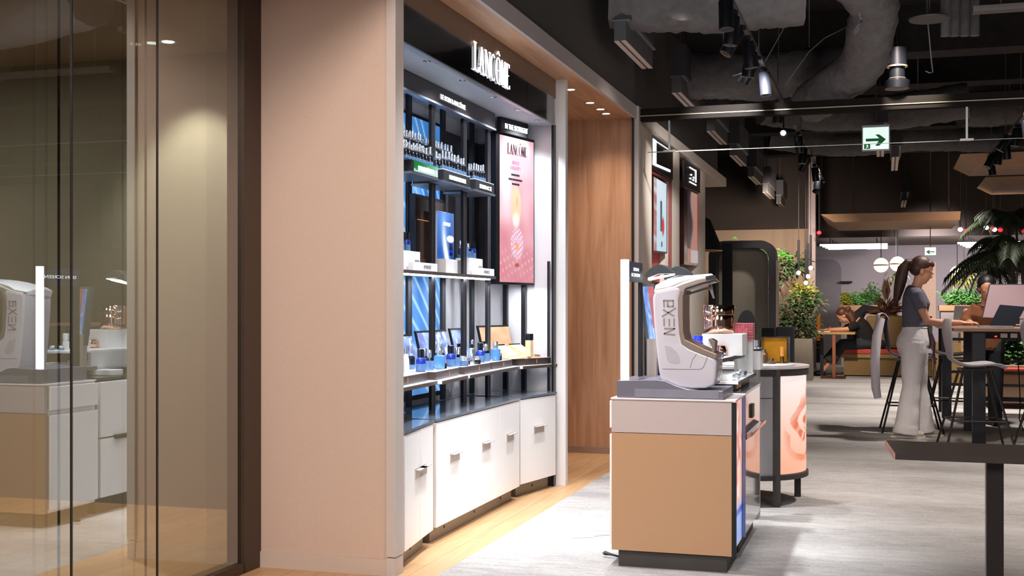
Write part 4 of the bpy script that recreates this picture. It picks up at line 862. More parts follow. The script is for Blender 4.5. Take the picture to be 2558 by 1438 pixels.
# ---- round display at the end of the island
DC = (-.85, 7.9); DR = .38
rd = thing('round_display', 'round end display with lit rose picture and grey panels on black legs', 'display', DC+(0,))
def arcp(r, a0, a1, n): return [(DC[0]+r*math.cos(a0+(a1-a0)*i/n), DC[1]+r*math.sin(a0+(a1-a0)*i/n)) for i in range(n+1)]
ap = math.atan2(7.59-7.9, .22)
def ring(r0, r1, a0, a1, z0, z1, n=24): return MB().prism(arcp(r1, a0, a1, n)+arcp(r0, a0, a1, n)[::-1], z0, z1)
MB().lathe([(DR+.012, .165), (DR+.012, .195)], DC+(0,), 48).build('lower_rim', M_PL, rd, world=True)
MB().lathe([(DR+.012, .81), (DR+.012, .853)], DC+(0,), 48).build('upper_rim', M_PL, rd, world=True)
MB().lathe([(DR+.018, .853), (DR+.018, .868)], DC+(0,), 48).build('top', pm('display_top', '#d9cdca', .25), rd, world=True)
ring(.30, DR, ap-PI*.75, ap-.06, .195, .81).build('grey_panel', pm('display_grey', '#a8a3a5', .45, noise=.02), rd, world=True, smooth=False)
ring(DR, DR+.002, ap-PI*.75, ap-.06, .672, .676).build('panel_seam', M_PL, rd, world=True)
pc = (DC[0]+(DR-.004)*math.cos(ap), DC[1]+(DR-.004)*math.sin(ap))
MB().box(-.022, .022, -.02, .03, .0, .85, Matrix.Translation(pc+(0,))).build('leg', M_PL, rd, world=True)
for aa in (ap+PI*.9, ap+PI*1.45, ap+PI*.45): MB().box(-.02, .02, -.02, .02, 0, .165, Matrix.Translation((DC[0]+(DR-.03)*math.cos(aa), DC[1]+(DR-.03)*math.sin(aa), 0))).build('leg', M_PL, rd, world=True)
def rf(u, v):
    c = mixc((.98+0*u, .72+0*u, .60+0*u), (1+0*u, .94+0*u, .92+0*u), np.clip(v*1.2-.1, 0, 1)); r = np.sqrt(((u-.36)/.30)**2+((v-.42)/.36)**2)
    th = np.arctan2(v-.42, u-.36); pet = np.clip(1.15-r, 0, 1)*(np.sin(th*3+r*9+np.sin(v*20)) > 0)
    c = mixc(c, (.90, .42, .28), np.clip(pet*1.8, 0, .9)); c = mixc(c, (1, .96, .95), np.clip(pet-.1, 0, 1)*(np.sin(th*5-r*12) > .3)*.8)
    c = mixc(c, (.72, .36, .2), np.exp(-((u-.45)/.05)**2-((v-.70)/.045)**2)*(np.sin(u*190)*np.sin(v*160) > -.2)); c = mixc(c, (.95, .70, .35), np.exp(-((u-.42)/.05)**2-((v-.72)/.03)**2)*.8)
    c = mixc(c, (.82, .34, .20), np.exp(-((u-.42-.2*(v-.75))/.06)**2-((v-.84)/.08)**2)*.9); return c
a_s, a_e = ap+.07, ap+PI*.72
picture(rf, (0, 0, 0), X, Z, 1, 1, 'lit_rose_picture', picmat('rose_backlit', .85), rd, 90, 90, bendfn=lambda u, v: (DC[0]+(DR-.003)*math.cos(a_s+(a_e-a_s)*float(u)), DC[1]+(DR-.003)*math.sin(a_s+(a_e-a_s)*float(u)), .2+.60*float(v)))
t = thing('presentation_disc', 'flat white disc plate on top of the round display', 'plate', (DC[0]+.08, DC[1]-.1, .8685)); MB().lathe([(.22, 0), (.235, .003), (.235, .010), (.22, .012)], n=40).build('disc', M_WB, t, smooth=True)
nb = thing('niche_box', 'brown mirror cube with glowing gold inside on the round display', 'display', (xat_(1934, 7.83), 7.83, .881), -.08)
h = .165; M_MB = pm('bronze_mirror', '#5c4a3a', .12, .6)
MB().box(-.085, .085, -.003, .10, h-.006, h).box(-.085, .085, -.003, .10, 0, .006).box(-.085, -.079, -.003, .10, .006, h-.006).box(.079, .085, -.003, .10, .006, h-.006).build('frame', M_MB, nb)
MB().box(-.079, .079, .085, .1, .006, h-.006).build('back', pm('amber_glow', '#c98a1c', .3, .3, .2, es=.25), nb)
M_AM = pm('amber_jar', '#8a6a50', .08, .4, .2, 50, coat=.5)
for i, (dx, dy, hh, rr, lb) in enumerate(((-.05, -.11, .062, .034, 'dark amber jar with three candle like tips in front of the gold cube'), (.005, -.07, .075, .024, 'silver capped small bottle in front of the gold cube'), (.055, -.12, .018, .03, 'flat glass compact in front of the gold cube'))):
    simple = thing('jar', lb, 'jar', (DC[0]+.12+dx, DC[1]-.06+dy, .881), 0, 'small amber things on the round display')
    MB().lathe([(rr*.4, 0), (rr, .002), (rr, hh*.8), (rr*.8, hh)], n=20).build('body', M_AM, simple, smooth=True)
    if i == 0:
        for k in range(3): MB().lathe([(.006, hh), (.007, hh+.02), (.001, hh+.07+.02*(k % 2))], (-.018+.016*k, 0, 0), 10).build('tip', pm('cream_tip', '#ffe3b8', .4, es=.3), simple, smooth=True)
    else: MB().lathe([(rr*.5, hh), (rr*.5, hh+.016), (.002, hh+.017)], n=14).build('cap', M_CHR, simple, smooth=True)
t = thing('lipstick_tube', 'tall gold and orange tube at the right of the gold cube', 'bottle', (DC[0]+.235, DC[1]-.12, .881))
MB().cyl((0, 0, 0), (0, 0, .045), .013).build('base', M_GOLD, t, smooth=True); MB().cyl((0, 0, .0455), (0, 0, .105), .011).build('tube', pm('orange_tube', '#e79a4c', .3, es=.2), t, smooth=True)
# ================================================================== CEILING SERVICES
def zp(px, py, z):
    """point on the horizontal plane z seen at a pixel"""
    return dw(px, py, FPX*(CAMZ-z)/(py-762))
def xat(px, yy):
    k = (px-1279)/FPX; d = yy/(CS+k*SN); return k*d*CS-d*SN
def dat(px, yy): return yy/(CS+(px-1279)/FPX*SN)
def zat(px, py, yy): return CAMZ-(py-762)/FPX*dat(px, yy)
def wbox(mb, px0, py0, px1, py1, yy, dy):
    """axis aligned box whose front face at y=yy spans the given pixels"""
    return mb.box(xat(px0, yy), xat(px1, yy), yy, yy+dy, zat((px0+px1)/2, py1, yy), zat((px0+px1)/2, py0, yy))
M_DUCT = pm('grey_duct_cloth', '#5a5758', .8, noise=.2, nscale=16, bump=1.0)
def duct(label, path, r, seed, kind='air_duct'):
    rr = random.Random(seed); P = [Vector(p) for p in path]; fine = []; 
    for a, b in zip(P, P[1:]):
        n = max(2, int((b-a).length/.045)); fine += [a+(b-a)*i/n for i in range(n)]
    fine.append(P[-1]); N = 28; R = []
    # smooth the corners
    for _ in range(5): fine = [fine[0]]+[(fine[i-1]+fine[i]*2+fine[i+1])/4 for i in range(1, len(fine)-1)]+[fine[-1]]
    for i, p in enumerate(fine):
        t = (fine[min(i+1, len(fine)-1)]-fine[max(i-1, 0)]).normalized(); a = t.cross(Z if abs(t.z) < .9 else X).normalized(); b = t.cross(a)
        row = []
        sag = .05*r*math.sin(i*.23+seed)
        for j in range(N):
            an = 2*PI*j/N; w_ = 1+.05*math.sin(i*.9+3*math.sin(an*3+seed))*math.sin(an*5+i*.31+seed)+.04*math.sin(an*9+i*1.7)+.035*abs(math.sin(i*.55+2*math.sin(an*2)))+sag+rr.uniform(-.012, .012)
            row.append(p+a*math.cos(an)*r*w_+b*math.sin(an)*r*w_)
        R.append(row)
    mb = MB().rings(R); t = thing(kind, label, 'duct', tuple(fine[len(fine)//2])); mb.build('sleeve', M_DUCT, t, world=True, smooth=True)
    for q in (fine[len(fine)//4], fine[3*len(fine)//4]): MB().cyl(q+Z*r*.9, Vector((q.x, q.y, CEIL)), .004, n=6).build('hanger_rod', MC['grey_cable'], t, world=True)
duct('big wrinkled grey duct beside the dark bulkhead wall, top centre', [(-1.85, 8.4, 3.46), (-1.1, 8.5, 3.40), (-.55, 8.6, 3.45)], .23, 1)
duct('second wrinkled grey duct behind the second slim air diffuser', [(-1.75, 10.9, 3.35), (-1.1, 10.9, 3.28), (-.3, 11.0, 3.34)], .20, 2)
duct('thick grey duct dropping in a curve from the upper centre', [(-.75, 7.7, 3.75), (-.35, 8.4, 3.66), (-.05, 9.2, 3.45), (-.15, 9.9, 3.15), (-.6, 10.6, 2.98)], .17, 3)
duct('long grey duct along the top of the picture right of centre', [(-.1, 7.6, 3.52), (.8, 7.9, 3.5), (1.6, 8.2, 3.55), (2.6, 8.3, 3.5)], .20, 4)
duct('far dim duct beyond the smoke barrier, above the lit spotlight', [(-1.3, 13.6, 3.45), (-.7, 13.9, 3.4), (.1, 14.2, 3.42), (.9, 14.1, 3.5)], .19, 5)
duct('dim sagging duct far back above the seating area', [(-1.6, 18.0, 3.75), (-.6, 18.2, 3.62), (.5, 18.4, 3.7), (1.6, 18.6, 3.66)], .2, 6)
duct('dim duct at the right beyond the green arrow sign', [(.9, 15.4, 3.6), (1.8, 15.8, 3.65), (3.2, 16.4, 3.7)], .2, 7)
duct('short thick duct at the upper right corner', [(2.1, 9.2, 3.55), (2.8, 9.1, 3.45), (3.4, 9.0, 3.5)], .22, 8)
# slim linear diffusers
M_DFB = pm('diffuser_box', '#4c4a4b', .7); M_DFW = pm('diffuser_lip', '#c9b5ab', .5)
DF = [(1534, 103, 1.02, 3.1), (1678, 232, 1.05, 3.1), (1765, 328, 1.1, 3.1), (1822, 388, 1.2, 3.1), (1868, 441, 1.2, 3.1), (1905, 480, 1.3, 3.1), (1939, 507, 1.3, 3.1), (2188, 340, 1.9, 3.1), (2228, 392, 1.6, 3.1), (2253, 500, 1.6, 3.1)]
dn = ['nearest', 'second', 'third', 'fourth', 'fifth', 'sixth', 'farthest']
for i, (px, py_, L, z) in enumerate(DF):
    p = zp(px, py_, z); n_ = dn[i]+' of the row beside the shop portals' if i < 7 else ['just below the green arrow sign', 'beyond the green arrow sign', 'far beyond the green arrow sign'][i-7]
    t = thing('air_diffuser', 'slim grey air diffuser with two pale slots, '+n_, 'air diffuser', (p.x, p.y, z), 0, 'slim air diffusers under the dark ceiling')
    MB().box(0, .085, 0, L, .002, .14).build('slot_box', M_DFB, t); MB().box(-.012, .11, -.01, L+.01, .14, .146).build('flange', pm('flange_grey', '#77757a', .5, .3), t)
    MB().box(-.0, .125, 0, L*.85, .147, .42).build('plenum', pm('plenum_dark', '#35343a', .7), t)
    MB().box(0, .033, 0, L, -.003, .0015).build('lip', M_DFW, t); MB().box(.052, .085, 0, L, -.003, .0015).build('lip', M_DFW, t)
    MB().cyl((.04, L*.2, .42), (.04, L*.2, CEIL-z), .005, n=6).build('hanger', M_DFB, t)
# spotlight tracks
M_SP = pm('spot_black', '#15161c', .35, .3); M_TRK = pm('track_grey', '#5b5654', .5, .4)
def track(label, p, q, where, n, z=3.08, heads=None, lit=()):
    a = zp(*p, z); b = zp(*q, z); L = (b-a).length; t = thing('light_track', label, 'light track', tuple(b), 0)
    dirv = (b-a).normalized(); perp = Vector((-dirv.y, dirv.x, 0))
    MB().extr([(-.018, -.012), (.018, -.012), (.018, .02), (-.018, .02)], a, perp, Z, (b-a)).build('rail', M_TRK, t, world=True)
    for f in (.15, .5, .9): c = a+(b-a)*f; MB().cyl(c+Z*.02, Vector((c.x, c.y, CEIL)), .004, n=6).build('suspension_rod', M_TRK, t, world=True)
    for k in range(n):
        f = (k+.5)/n if heads is None else heads[k]; c = a+(b-a)*f; tl_ = rnd.uniform(-.12, .12); 
        s_ = thing('track_spotlight', 'black cylinder spotlight on %s, %s from its near end' % (where, ['first', 'second', 'third', 'fourth', 'fifth', 'sixth', 'seventh', 'eighth'][k]), 'spotlight', (c.x, c.y, c.z-.012), rnd.uniform(-.6, .6), 'cylinder spotlights on the ceiling tracks')
        M = Matrix.Rotation(tl_, 4, 'X') @ Matrix.Rotation((-.12, .1, .55)[k % 3], 4, 'Y')
        MB().box(-.014, .014, -.03, .03, -.03, 0).cyl((0, 0, -.03), (0, 0, -.06), .008, n=8).build('adapter', M_SP, s_)
        MB().lathe([(.040, -.22), (.044, -.218), (.044, -.045), (.040, -.04), (.002, -.04)], n=20, M=M).build('barrel', M_SP, s_, smooth=True)
        MB().lathe([(.002, -.219), (.037, -.2205), (.037, -.219)], n=16, M=M).build('lens', pm('lit_lens', '#ffffff', es=12) if k in lit else pm('spot_lens', '#4a4a55', .2, .5), s_)
track('spotlight track running towards the glass barrier, top centre', (1800, -45), (1955, 258), 'the near left track', 8, heads=(.054, .146, .25, .32, .395, .48, .587, .93))
track('dim spotlight track beyond the glass barrier, left of the arrow sign', (1985, 310), (2058, 455), 'the far left track', 6)
track('spotlight track at the right edge beyond the glass barrier', (2570, 275), (2468, 398), 'the right track', 7)
ls = thing('lit_spotlight', 'spotlight shining straight at the camera beyond the glass barrier', 'spotlight', tuple(dw(1957, 333, 12.6)))
MB().lathe([(.002, -.02), (.04, -.02), (.042, .12), (.002, .12)], n=18, M=Matrix.Rotation(PI/2-.25, 4, 'X').inverted() @ Matrix.Identity(4)).build('barrel', M_SP, ls, smooth=True)
MB().ball((0, -.03, 0), .027, 12).build('lens', pm('lit_lens', '#ffffff', es=12), ls, smooth=True); MB().cyl((0, .02, .03), (0, .02, CEIL-ls.location.z), .008, n=6).build('stem', M_SP, ls)
# hanging odds and ends
t = thing('ceiling_speaker', 'flat round grey disc hanging below the ceiling, top right', 'speaker', tuple(dw(2322, 50, 8.6))); MB().lathe([(.01, 0), (.14, .0), (.145, .01), (.13, .02), (.01, .022)], n=28).cyl((0, 0, .02), (0, 0, 1.1), .005, n=6).build('disc', pm('disc_grey', '#3f3d3b', .6), t, smooth=True)
t = thing('ceiling_projector', 'black cylindrical unit with two bright rings hanging under the ceiling, right of centre', 'device', tuple(dw(2241, 165, 9.5)))
MB().lathe([(.005, -.18), (.095, -.18), (.10, -.12), (.06, -.10), (.06, -.01), (.075, 0), (.075, .14), (.02, .15), (.02, .9)], n=24).build('body', M_SP, t, smooth=True)
MB().lathe([(.061, -.012), (.08, -.010), (.078, .002), (.061, .004)], n=24).build('ring', pm('brass_ring', '#b9a88c', .3, .8), t)
MB().lathe([(.061, -.105), (.068, -.10), (.064, -.096)], n=24).build('ring', MC['brass_ring'], t)
def cable(label, pts, d, r=.007, m=None):
    P = [dw(a, b, d) for a, b in pts]; t = thing('hanging_cable', label, 'cable', tuple(P[0])); MB().tube(P, r, 7).build('cable', m or pm('cable_grey', '#6a666a', .6), t, world=True, smooth=True)
cable('looped grey cable hanging from the ceiling, top right of centre', [(2136, -40), (2140, 20), (2152, 50), (2146, 70), (2136, 85), (2132, 82), (2145, 60), (2150, 40), (2140, 0), (2134, -40)], 8.6)
cable('thin hooked cable hanging right of the black projector', [(2314, -206), (2316, 40), (2322, 100), (2326, 145), (2330, 180), (2322, 182), (2312, 177)], 8.8, .005)
cable('thin wire slanting from the thick curved duct to the upper right', [(1960, 215), (2020, 130), (2060, 95), (2130, 60), (2200, 30)], 9.6, .004)
cable('long taut wire slanting across the dark ceiling near the spotlight track', [(1830, 190), (1905, 165), (1975, 40), (1990, -30)], 9.3, .004)
for i, (px, d) in enumerate(((2362, 8.9), (2385, 9.0), (2410, 9.1), (2435, 9.2))):
    p = dw(px, 60, d); t = tag(MB().cyl((0, 0, -.09), (0, 0, 1.1), .035, .04, 14).build('ceiling_pipe', M_DUCT, smooth=True), '%s of four short dim pipe stubs right of the round disc' % ['first', 'second', 'third', 'fourth'][i], 'pipe', 'pipe stubs under the ceiling'); t.location = p
t = thing('cable_tray', 'grey metal cable tray at the top right corner', 'cable tray', tuple(dw(2500, 25, 8.2))); MB().box(-.18, 1.4, -.05, .05, -.01, .03).cyl((.0, 0, .03), (0, 0, .8), .005, n=6).cyl((.6, 0, .03), (.6, 0, .8), .005, n=6).build('tray', M_TRK, t)
# green arrow sign
M_GRN = pm('sign_green', '#0c6b3a', .5, es=.35); M_SGW = pm('sign_white', '#eafff6', .5, es=.95, emit='#e6fbf4')
def arrow_sign(label, px0, py0, px1, py1, yy, right=True):
    x0, x1 = xat(px0, yy), xat(px1, yy); z1, z0 = zat(px0, py0, yy), zat(px0, py1, yy); w_, h_ = x1-x0, z1-z0
    t = thing('exit_sign', label, 'exit sign', ((x0+x1)/2, yy, z0))
    MB().box(x0, x1, yy, yy+.04, z0, z1).build('housing', pm('sign_housing', '#c7d0e0', .4), t, world=True, bev=.004)
    MB().box(x0+w_*.04, x1-w_*.04, yy-.003, yy, z0+h_*.05, z1-h_*.1).build('face', M_SGW, t, world=True)
    s_ = 1 if right else -1; cx = x0+w_/2
    ar = [(-.36, .47), (.12, .47), (-.02, .62), (.12, .62), (.36, .42), (.12, .18), (-.02, .18), (.10, .36), (-.36, .36)]
    MB().extr([(cx+s_*a*w_, b*h_) for a, b in ar], (0, yy-.005, z0), X, Z, (0, .002, 0)).build('arrow', M_GRN, t, world=True)
    if right:
        bx = x0+w_*.08; MB().box(bx, bx+w_*.22, yy-.005, yy-.003, z0+h_*.07, z0+h_*.27).build('exit_symbol', M_GRN, t, world=True)
        q = w_*.22
        MB().tube([(bx+q*.55, yy-.006, z0+h_*.235), (bx+q*.5, yy-.006, z0+h_*.16), (bx+q*.3, yy-.006, z0+h_*.09)], q*.05, 6).tube([(bx+q*.5, yy-.006, z0+h_*.16), (bx+q*.72, yy-.006, z0+h_*.12)], q*.05, 6).tube([(bx+q*.28, yy-.006, z0+h_*.2), (bx+q*.75, yy-.006, z0+h_*.19)], q*.04, 6).build('running_figure', M_SGW, t, world=True)
    MB().cyl((cx, yy+.02, z1), (cx, yy+.02, CEIL), .008, n=8).build('hanger', M_TRK, t, world=True)
arrow_sign('white lit sign with a green arrow pointing right and a small exit symbol', 2153, 313, 2223, 377, 13.5)
arrow_sign('small far white sign with a green arrow pointing left', 2309, 616, 2339, 638, 22.0, False)
# vertical running man sign on the right wall, seen mirrored
t = thing('exit_sign', 'upright green edged sign with running figure on the far right wall, seen in the glass', 'exit sign', (11.98, 16.4, 2.1))
MB().box(-.04, 0, -.17, .17, 0, .75).build('housing', pm('sign_green_edge', '#17a05a', .5, es=.8), t); MB().box(-.045, -.0405, -.12, .12, .05, .70).build('face', M_SGW, t)
MB().tube([(-.047, .0, .58), (-.047, .02, .36), (-.047, -.05, .12)], .02, 6).tube([(-.047, .02, .36), (-.047, .08, .2)], .02, 6).ball((-.047, -.01, .63), .03, 8).build('running_figure', M_GRN, t)
# soffit downlights over the wood niche
for i, (px, py_) in enumerate(((1425, 224), (1474, 257), (1500, 273), (1514, 284))):
    p = zp(px, py_, 2.814); t = thing('recessed_downlight', 'recessed downlight in the wood soffit, %s from the display alcove' % ['first', 'second', 'third', 'fourth'][i], 'ceiling light', (p.x, p.y, 2.8145), 0, 'downlights in the wood soffit')
    MB().lathe([(.035, -.001), (.048, -.003), (.05, 0)], n=20).build('ring', pm('brass_ring', '#b9a88c'), t)
    MB().lathe([(.001, -.0015), (.03, -.0015), (.033, -.001)], n=16).build('lamp', pm('warm_lamp', '#fff0d0', es=3), t)
    spot('soffit_spot', (p.x, p.y, 2.80), (p.x, p.y+.15, 0), 14, 95, .8, .03, (1, .8, .6))
# ================================================================== SECOND SHOP BAYS
def atx(px, py_, x):
    k = (px-1279)/FPX; d = x/(k*CS-SN); return dw(px, py_, d)
def bay(name, x, pxs, tops, bots, mat, label=None, th=.02, **kw):
    a = atx(pxs[0], tops[0], x); b = atx(pxs[1], tops[1], x); c = atx(pxs[0], bots[0], x); d = atx(pxs[1], bots[1], x)
    return MB().add([c, d, b, a]+[p-X*th for p in (c, d, b, a)], [(0, 1, 2, 3), (7, 6, 5, 4), (0, 4, 5, 1), (1, 5, 6, 2), (2, 6, 7, 3), (3, 7, 4, 0)])
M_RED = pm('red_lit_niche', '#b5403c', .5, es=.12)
s1 = thing('shop_sign', 'black shop sign with a glowing white L shaped edge over the red bay', 'shop sign', (-2.03, 11.2, 2.4))
bay('p', -2.03, (1625, 1681), (331, 372), (419, 449), None).build('panel', pm('sign_umber', '#1a1416', .3), s1, world=True)
bay('p', -2.025, (1632, 1640), (345, 351), (411, 415), None, th=.004).build('light_edge', M_LETTER, s1, world=True)
bay('p', -2.024, (1640, 1675), (409, 424), (415, 430), None, th=.004).build('light_edge', M_LETTER, s1, world=True)
bay('p', -2.024, (1640, 1669), (352, 371), (354, 373), None, th=.004).build('light_edge', M_LETTER, s1, world=True)
n1 = thing('red_niche', 'red lined display niche between the pale portal and the first column', 'display', (-2.3, 11.3, 0))
bay('p', -2.15, (1624, 1648), (425, 470), (700, 705), None).build('back', M_RED, n1, world=True)
bay('p', -2.045, (1622, 1681), (424, 451), (430, 457), None, th=.10).build('lintel', pm('red_dark', '#6d2a28', .4), n1, world=True)
bay('p', -2.045, (1676, 1682), (451, 455), (700, 702), None, th=.10).build('jamb', pm('red_jamb', '#8f4a4c', .3), n1, world=True)
p1 = thing('lit_screen', 'tall blue white lit screen with a red dressed figure in the red niche', 'screen', (-2.2, 11.2, 1.7))
bay('p', -2.06, (1630, 1667), (436, 459), (629, 633), None, th=.03).build('case', M_BLK, p1, world=True)
def sf1(u, v):
    c = mixc((.72+0*u, .85+0*u, .92+0*u), (.88+0*u, .93+0*u, .97+0*u), v); c = mixc(c, (.70, .45, .42), ((u < .22)*1.0)*np.clip(fnoise(u, v*3, 5, 2)*1.6, 0, 1)); c = mixc(c, (.15, .18, .25), ((np.abs(u-.58) < .07)*(v > .28)*(v < .72)*1.0)*.8); c = mixc(c, (.80, .22, .18), blob(u, v, .72, .36, .12, .16, .4)); return mixc(c, (.25, .27, .3), ((np.abs(u-.62) < .05)*(np.abs(v-.10) < .04)*1.0))
A, B, Cc = atx(1633, 441, -2.059), atx(1665, 460, -2.059), atx(1633, 625, -2.059); Dd = atx(1665, 629, -2.059)
picture(sf1, (0, 0, 0), X, Z, 1, 1, 'picture', picmat('screen_lit', .75), p1, 30, 70, bendfn=lambda u, v: (Cc+(A-Cc)*float(v))*(1-float(u))+(Dd+(B-Dd)*float(v))*float(u))
s2 = thing('shop_sign', 'narrow black sign with small glowing white marks between the two columns', 'shop sign', (-2.03, 13.2, 2.4))
bay('p', -2.03, (1709, 1749), (382, 415), (466, 482), None).build('panel', MC['sign_umber'], s2, world=True)
bay('p', -2.025, (1723, 1740), (416, 426), (419, 429), None, th=.004).build('light_edge', M_LETTER, s2, world=True); bay('p', -2.025, (1723, 1740), (452, 461), (455, 464), None, th=.004).build('light_edge', M_LETTER, s2, world=True)
for k, (a, b) in enumerate(((1726, 434), (1732, 441), (1724, 443), (1731, 447))): bay('p', -2.024, (a, a+3), (b, b+1), (b+4, b+5), None, th=.004).build('glyph', M_LETTER, s2, world=True)
bay('p', -2.024, (1738, 1740), (424, 425), (455, 456), None, th=.004).build('light_edge', M_LETTER, s2, world=True)
p2 = thing('lit_screen', 'tall red lit screen with a dark haired portrait between the two columns', 'screen', (-2.2, 13.2, 1.6))
bay('p', -2.05, (1709, 1750), (468, 486), (660, 665), None, th=.05).build('case', pm('red_black', '#2a0c0e', .2), p2, world=True)
def sf2(u, v):
    c = mixc((.78+0*u, .50+0*u, .45+0*u), (.85+0*u, .68+0*u, .62+0*u), v); c = mixc(c, (.20, .14, .20), np.clip((.42-u-.1*np.sin(v*9))*6, 0, 1)*(v > .2)); c = mixc(c, (.80, .12, .10), ((u > .86)*1.0)); return mixc(c, (.85, .90, .92), ((v < .18)*(u > .3)*1.0)*.8)
A2, B2, C2, D2 = atx(1717, 474, -2.049), atx(1746, 487, -2.049), atx(1717, 655, -2.049), atx(1746, 658, -2.049)
picture(sf2, (0, 0, 0), X, Z, 1, 1, 'picture', picmat('screen_lit2', .5), p2, 30, 70, bendfn=lambda u, v: (C2+(A2-C2)*float(v))*(1-float(u))+(D2+(B2-D2)*float(v))*float(u))
# ================================================================== FAR LOUNGE: big things
M_FRM = pm('dark_arch_frame', '#3c3a3e', .6)
def rrect(px0, py0, px1, py1, r, yy, n=8, low=None):
    """outline of a rectangle with rounded top corners, as x,z points"""
    x0, x1 = xat(px0, yy), xat(px1, yy); z1 = zat(px0, py0, yy); z0 = low if low is not None else zat(px0, py1, yy); r = r*dat(px0, yy)/FPX
    P = [(x0, z0)]+[(x0+r-r*math.cos(PI/2*i/n), z1-r+r*math.sin(PI/2*i/n)) for i in range(n+1)]+[(x1-r+r*math.sin(PI/2*i/n), z1-r+r*math.cos(PI/2*i/n)) for i in range(n+1)]+[(x1, z0)]
    return P
ya = 18.2
af = thing('arch_frame', 'dark rounded arch frame standing before the brown wall', 'partition', (xat(1865, ya), ya, 0))
o_ = rrect(1770, 602, 1938, 850, 38, ya, low=0); i_ = rrect(1788, 620, 1920, 850, 30, ya, low=0)
MB().extr(o_+i_[::-1], (0, ya, 0), X, Z, (0, .35, 0)).build('frame', M_FRM, af, world=True)
MB().box(xat(1938, ya)+.001, xat(1938, ya)+.02, ya+.01, ya+.34, 0, zat(1938, 650, ya)).build('side_face', pm('arch_side', '#a08a80', .6), af, world=True)
bk = MB().extr(rrect(1788, 622, 1920, 850, 30, ya+.5, low=.0), (0, ya+.45, 0), X, Z, (0, .03, 0)).build('back_board', pm('arch_back', '#a49a8c', .8), af, world=True)
t = thing('black_post', 'black post inside the arch frame', 'post', (xat(1817, 17.6), 17.6, 0)); MB().box(-.07, .07, -.05, .05, 0, 2.15).build('post', M_DBLK, t)
t = thing('pendant_lamp', 'large black cone pendant lamp beside the last pale column', 'lamp', tuple(dw(1757, 626, 16.6)))
MB().lathe([(.26, 0), (.25, .05), (.10, .42), (.04, .46), (.01, .46)], n=28).build('shade', M_DBLK, t, smooth=True); MB().cyl((0, 0, .46), (0, 0, CEIL-t.location.z), .008, n=6).build('cord', M_DBLK, t); MB().lathe([(.25, .001), (.258, -.004), (.262, .001)], n=28).build('rim', pm('warm_rim', '#d9a878', .4, es=.3), t)
t = thing('round_mirror', 'black oval make-up mirror behind the pink quilted box', 'mirror', tuple(dw(1861, 838, 8.6))); MB().extr([(.065*math.cos(a), .13+.125*math.sin(a)) for a in [2*PI*k/28 for k in range(28)]], (0, 0, 0), X, Z, (0, .015, 0)).build('mirror', M_BLK, t, bev=.002); MB().box(-.012, .012, 0, .012, -.20, .02).build('stem', M_BLK, t)
t.location.z = .95; t.location.z += 0
MB().lathe([(.08, 0), (.08, .008)], n=20).build('foot', M_BLK, t).location = (0, 0, -.082)
t.location = (DC[0]-.02, DC[1]+.2, .9635); 
# back wall features
M_PNL = pm('darker_grey_panel', '#6f6a70', .85)
struct('trim_16', MB().extr(rrect(2020, 648, 2101, 850, 26, 27.5, low=0), (0, 27.54, 0), X, Z, (0, .05, 0)), M_PNL)
struct('wall_back_recess', wbox(MB(), 2292, 655, 2338, 800, 27.5, .08), pm('warm_lit_recess', '#b79b86', .8))
t = thing('wall_shelf', 'thin dark shelf on the grey far wall right of the rounded panel', 'shelf', (xat(2113, 27.3), 27.4, zat(2113, 705, 27.3))); MB().box(-.13, .13, -.05, .19, 0, .03).build('board', M_DBLK, t)
struct('ceiling_far', MB().box(-3, 12, 24.2, 27.6, 2.56, 2.62), pm('far_ceiling', '#6a605b', .8))
struct('ceiling_far_edge', MB().box(-1.2, 12, 24.1, 24.2, 2.56, 2.75).box(-1.2, 12, 24.12, 24.2, 2.751, CEIL), pm('far_edge', '#2e2420', .8))
M_CLD = pm('wood_ceiling_cloud', '#8f7059', .7, noise=.05)
for i, (pa, pb, z, yy, dy, lb) in enumerate((((2050, 2400), 0, 2.62, 20.3, 2.7, 'long pale wood ceiling raft over the lounge'), ((2400, 2700), 0, 3.02, 16.0, 1.7, 'brown ceiling raft with sloping edge at the right below the glass barrier'), ((2462, 2700), 0, 2.98, 18.6, 1.7, 'second brown ceiling raft at the right, lower and farther'))):
    x0, x1 = xat(pa[0], yy), xat(pa[1], yy); t = thing('ceiling_raft', lb, 'ceiling panel', ((x0+x1)/2, yy, z))
    MB().add([(x0, yy, z+.12), (x1, yy, z+.12), (x1, yy+dy, z+.12), (x0, yy+dy, z+.12), (x0+.2, yy+.2, z), (x1, yy+.2, z), (x1, yy+dy-.1, z), (x0+.2, yy+dy-.1, z)], [(0, 1, 2, 3), (4, 7, 6, 5), (0, 4, 5, 1), (1, 5, 6, 2), (2, 6, 7, 3), (3, 7, 4, 0)]).build('panel', M_CLD, t, world=True)
    for hx_ in (x0+.5, x0+2): MB().cyl((hx_, yy+.5, z+.12), (hx_, yy+.5, CEIL), .006, n=6).build('hanger', M_TRK, t, world=True)
for k in range(8):
    px, py_ = [(2215, 578), (2320, 577), (2240, 583), (2196, 571), (2330, 588), (2105, 584), (2150, 592), (2260, 592)][k]
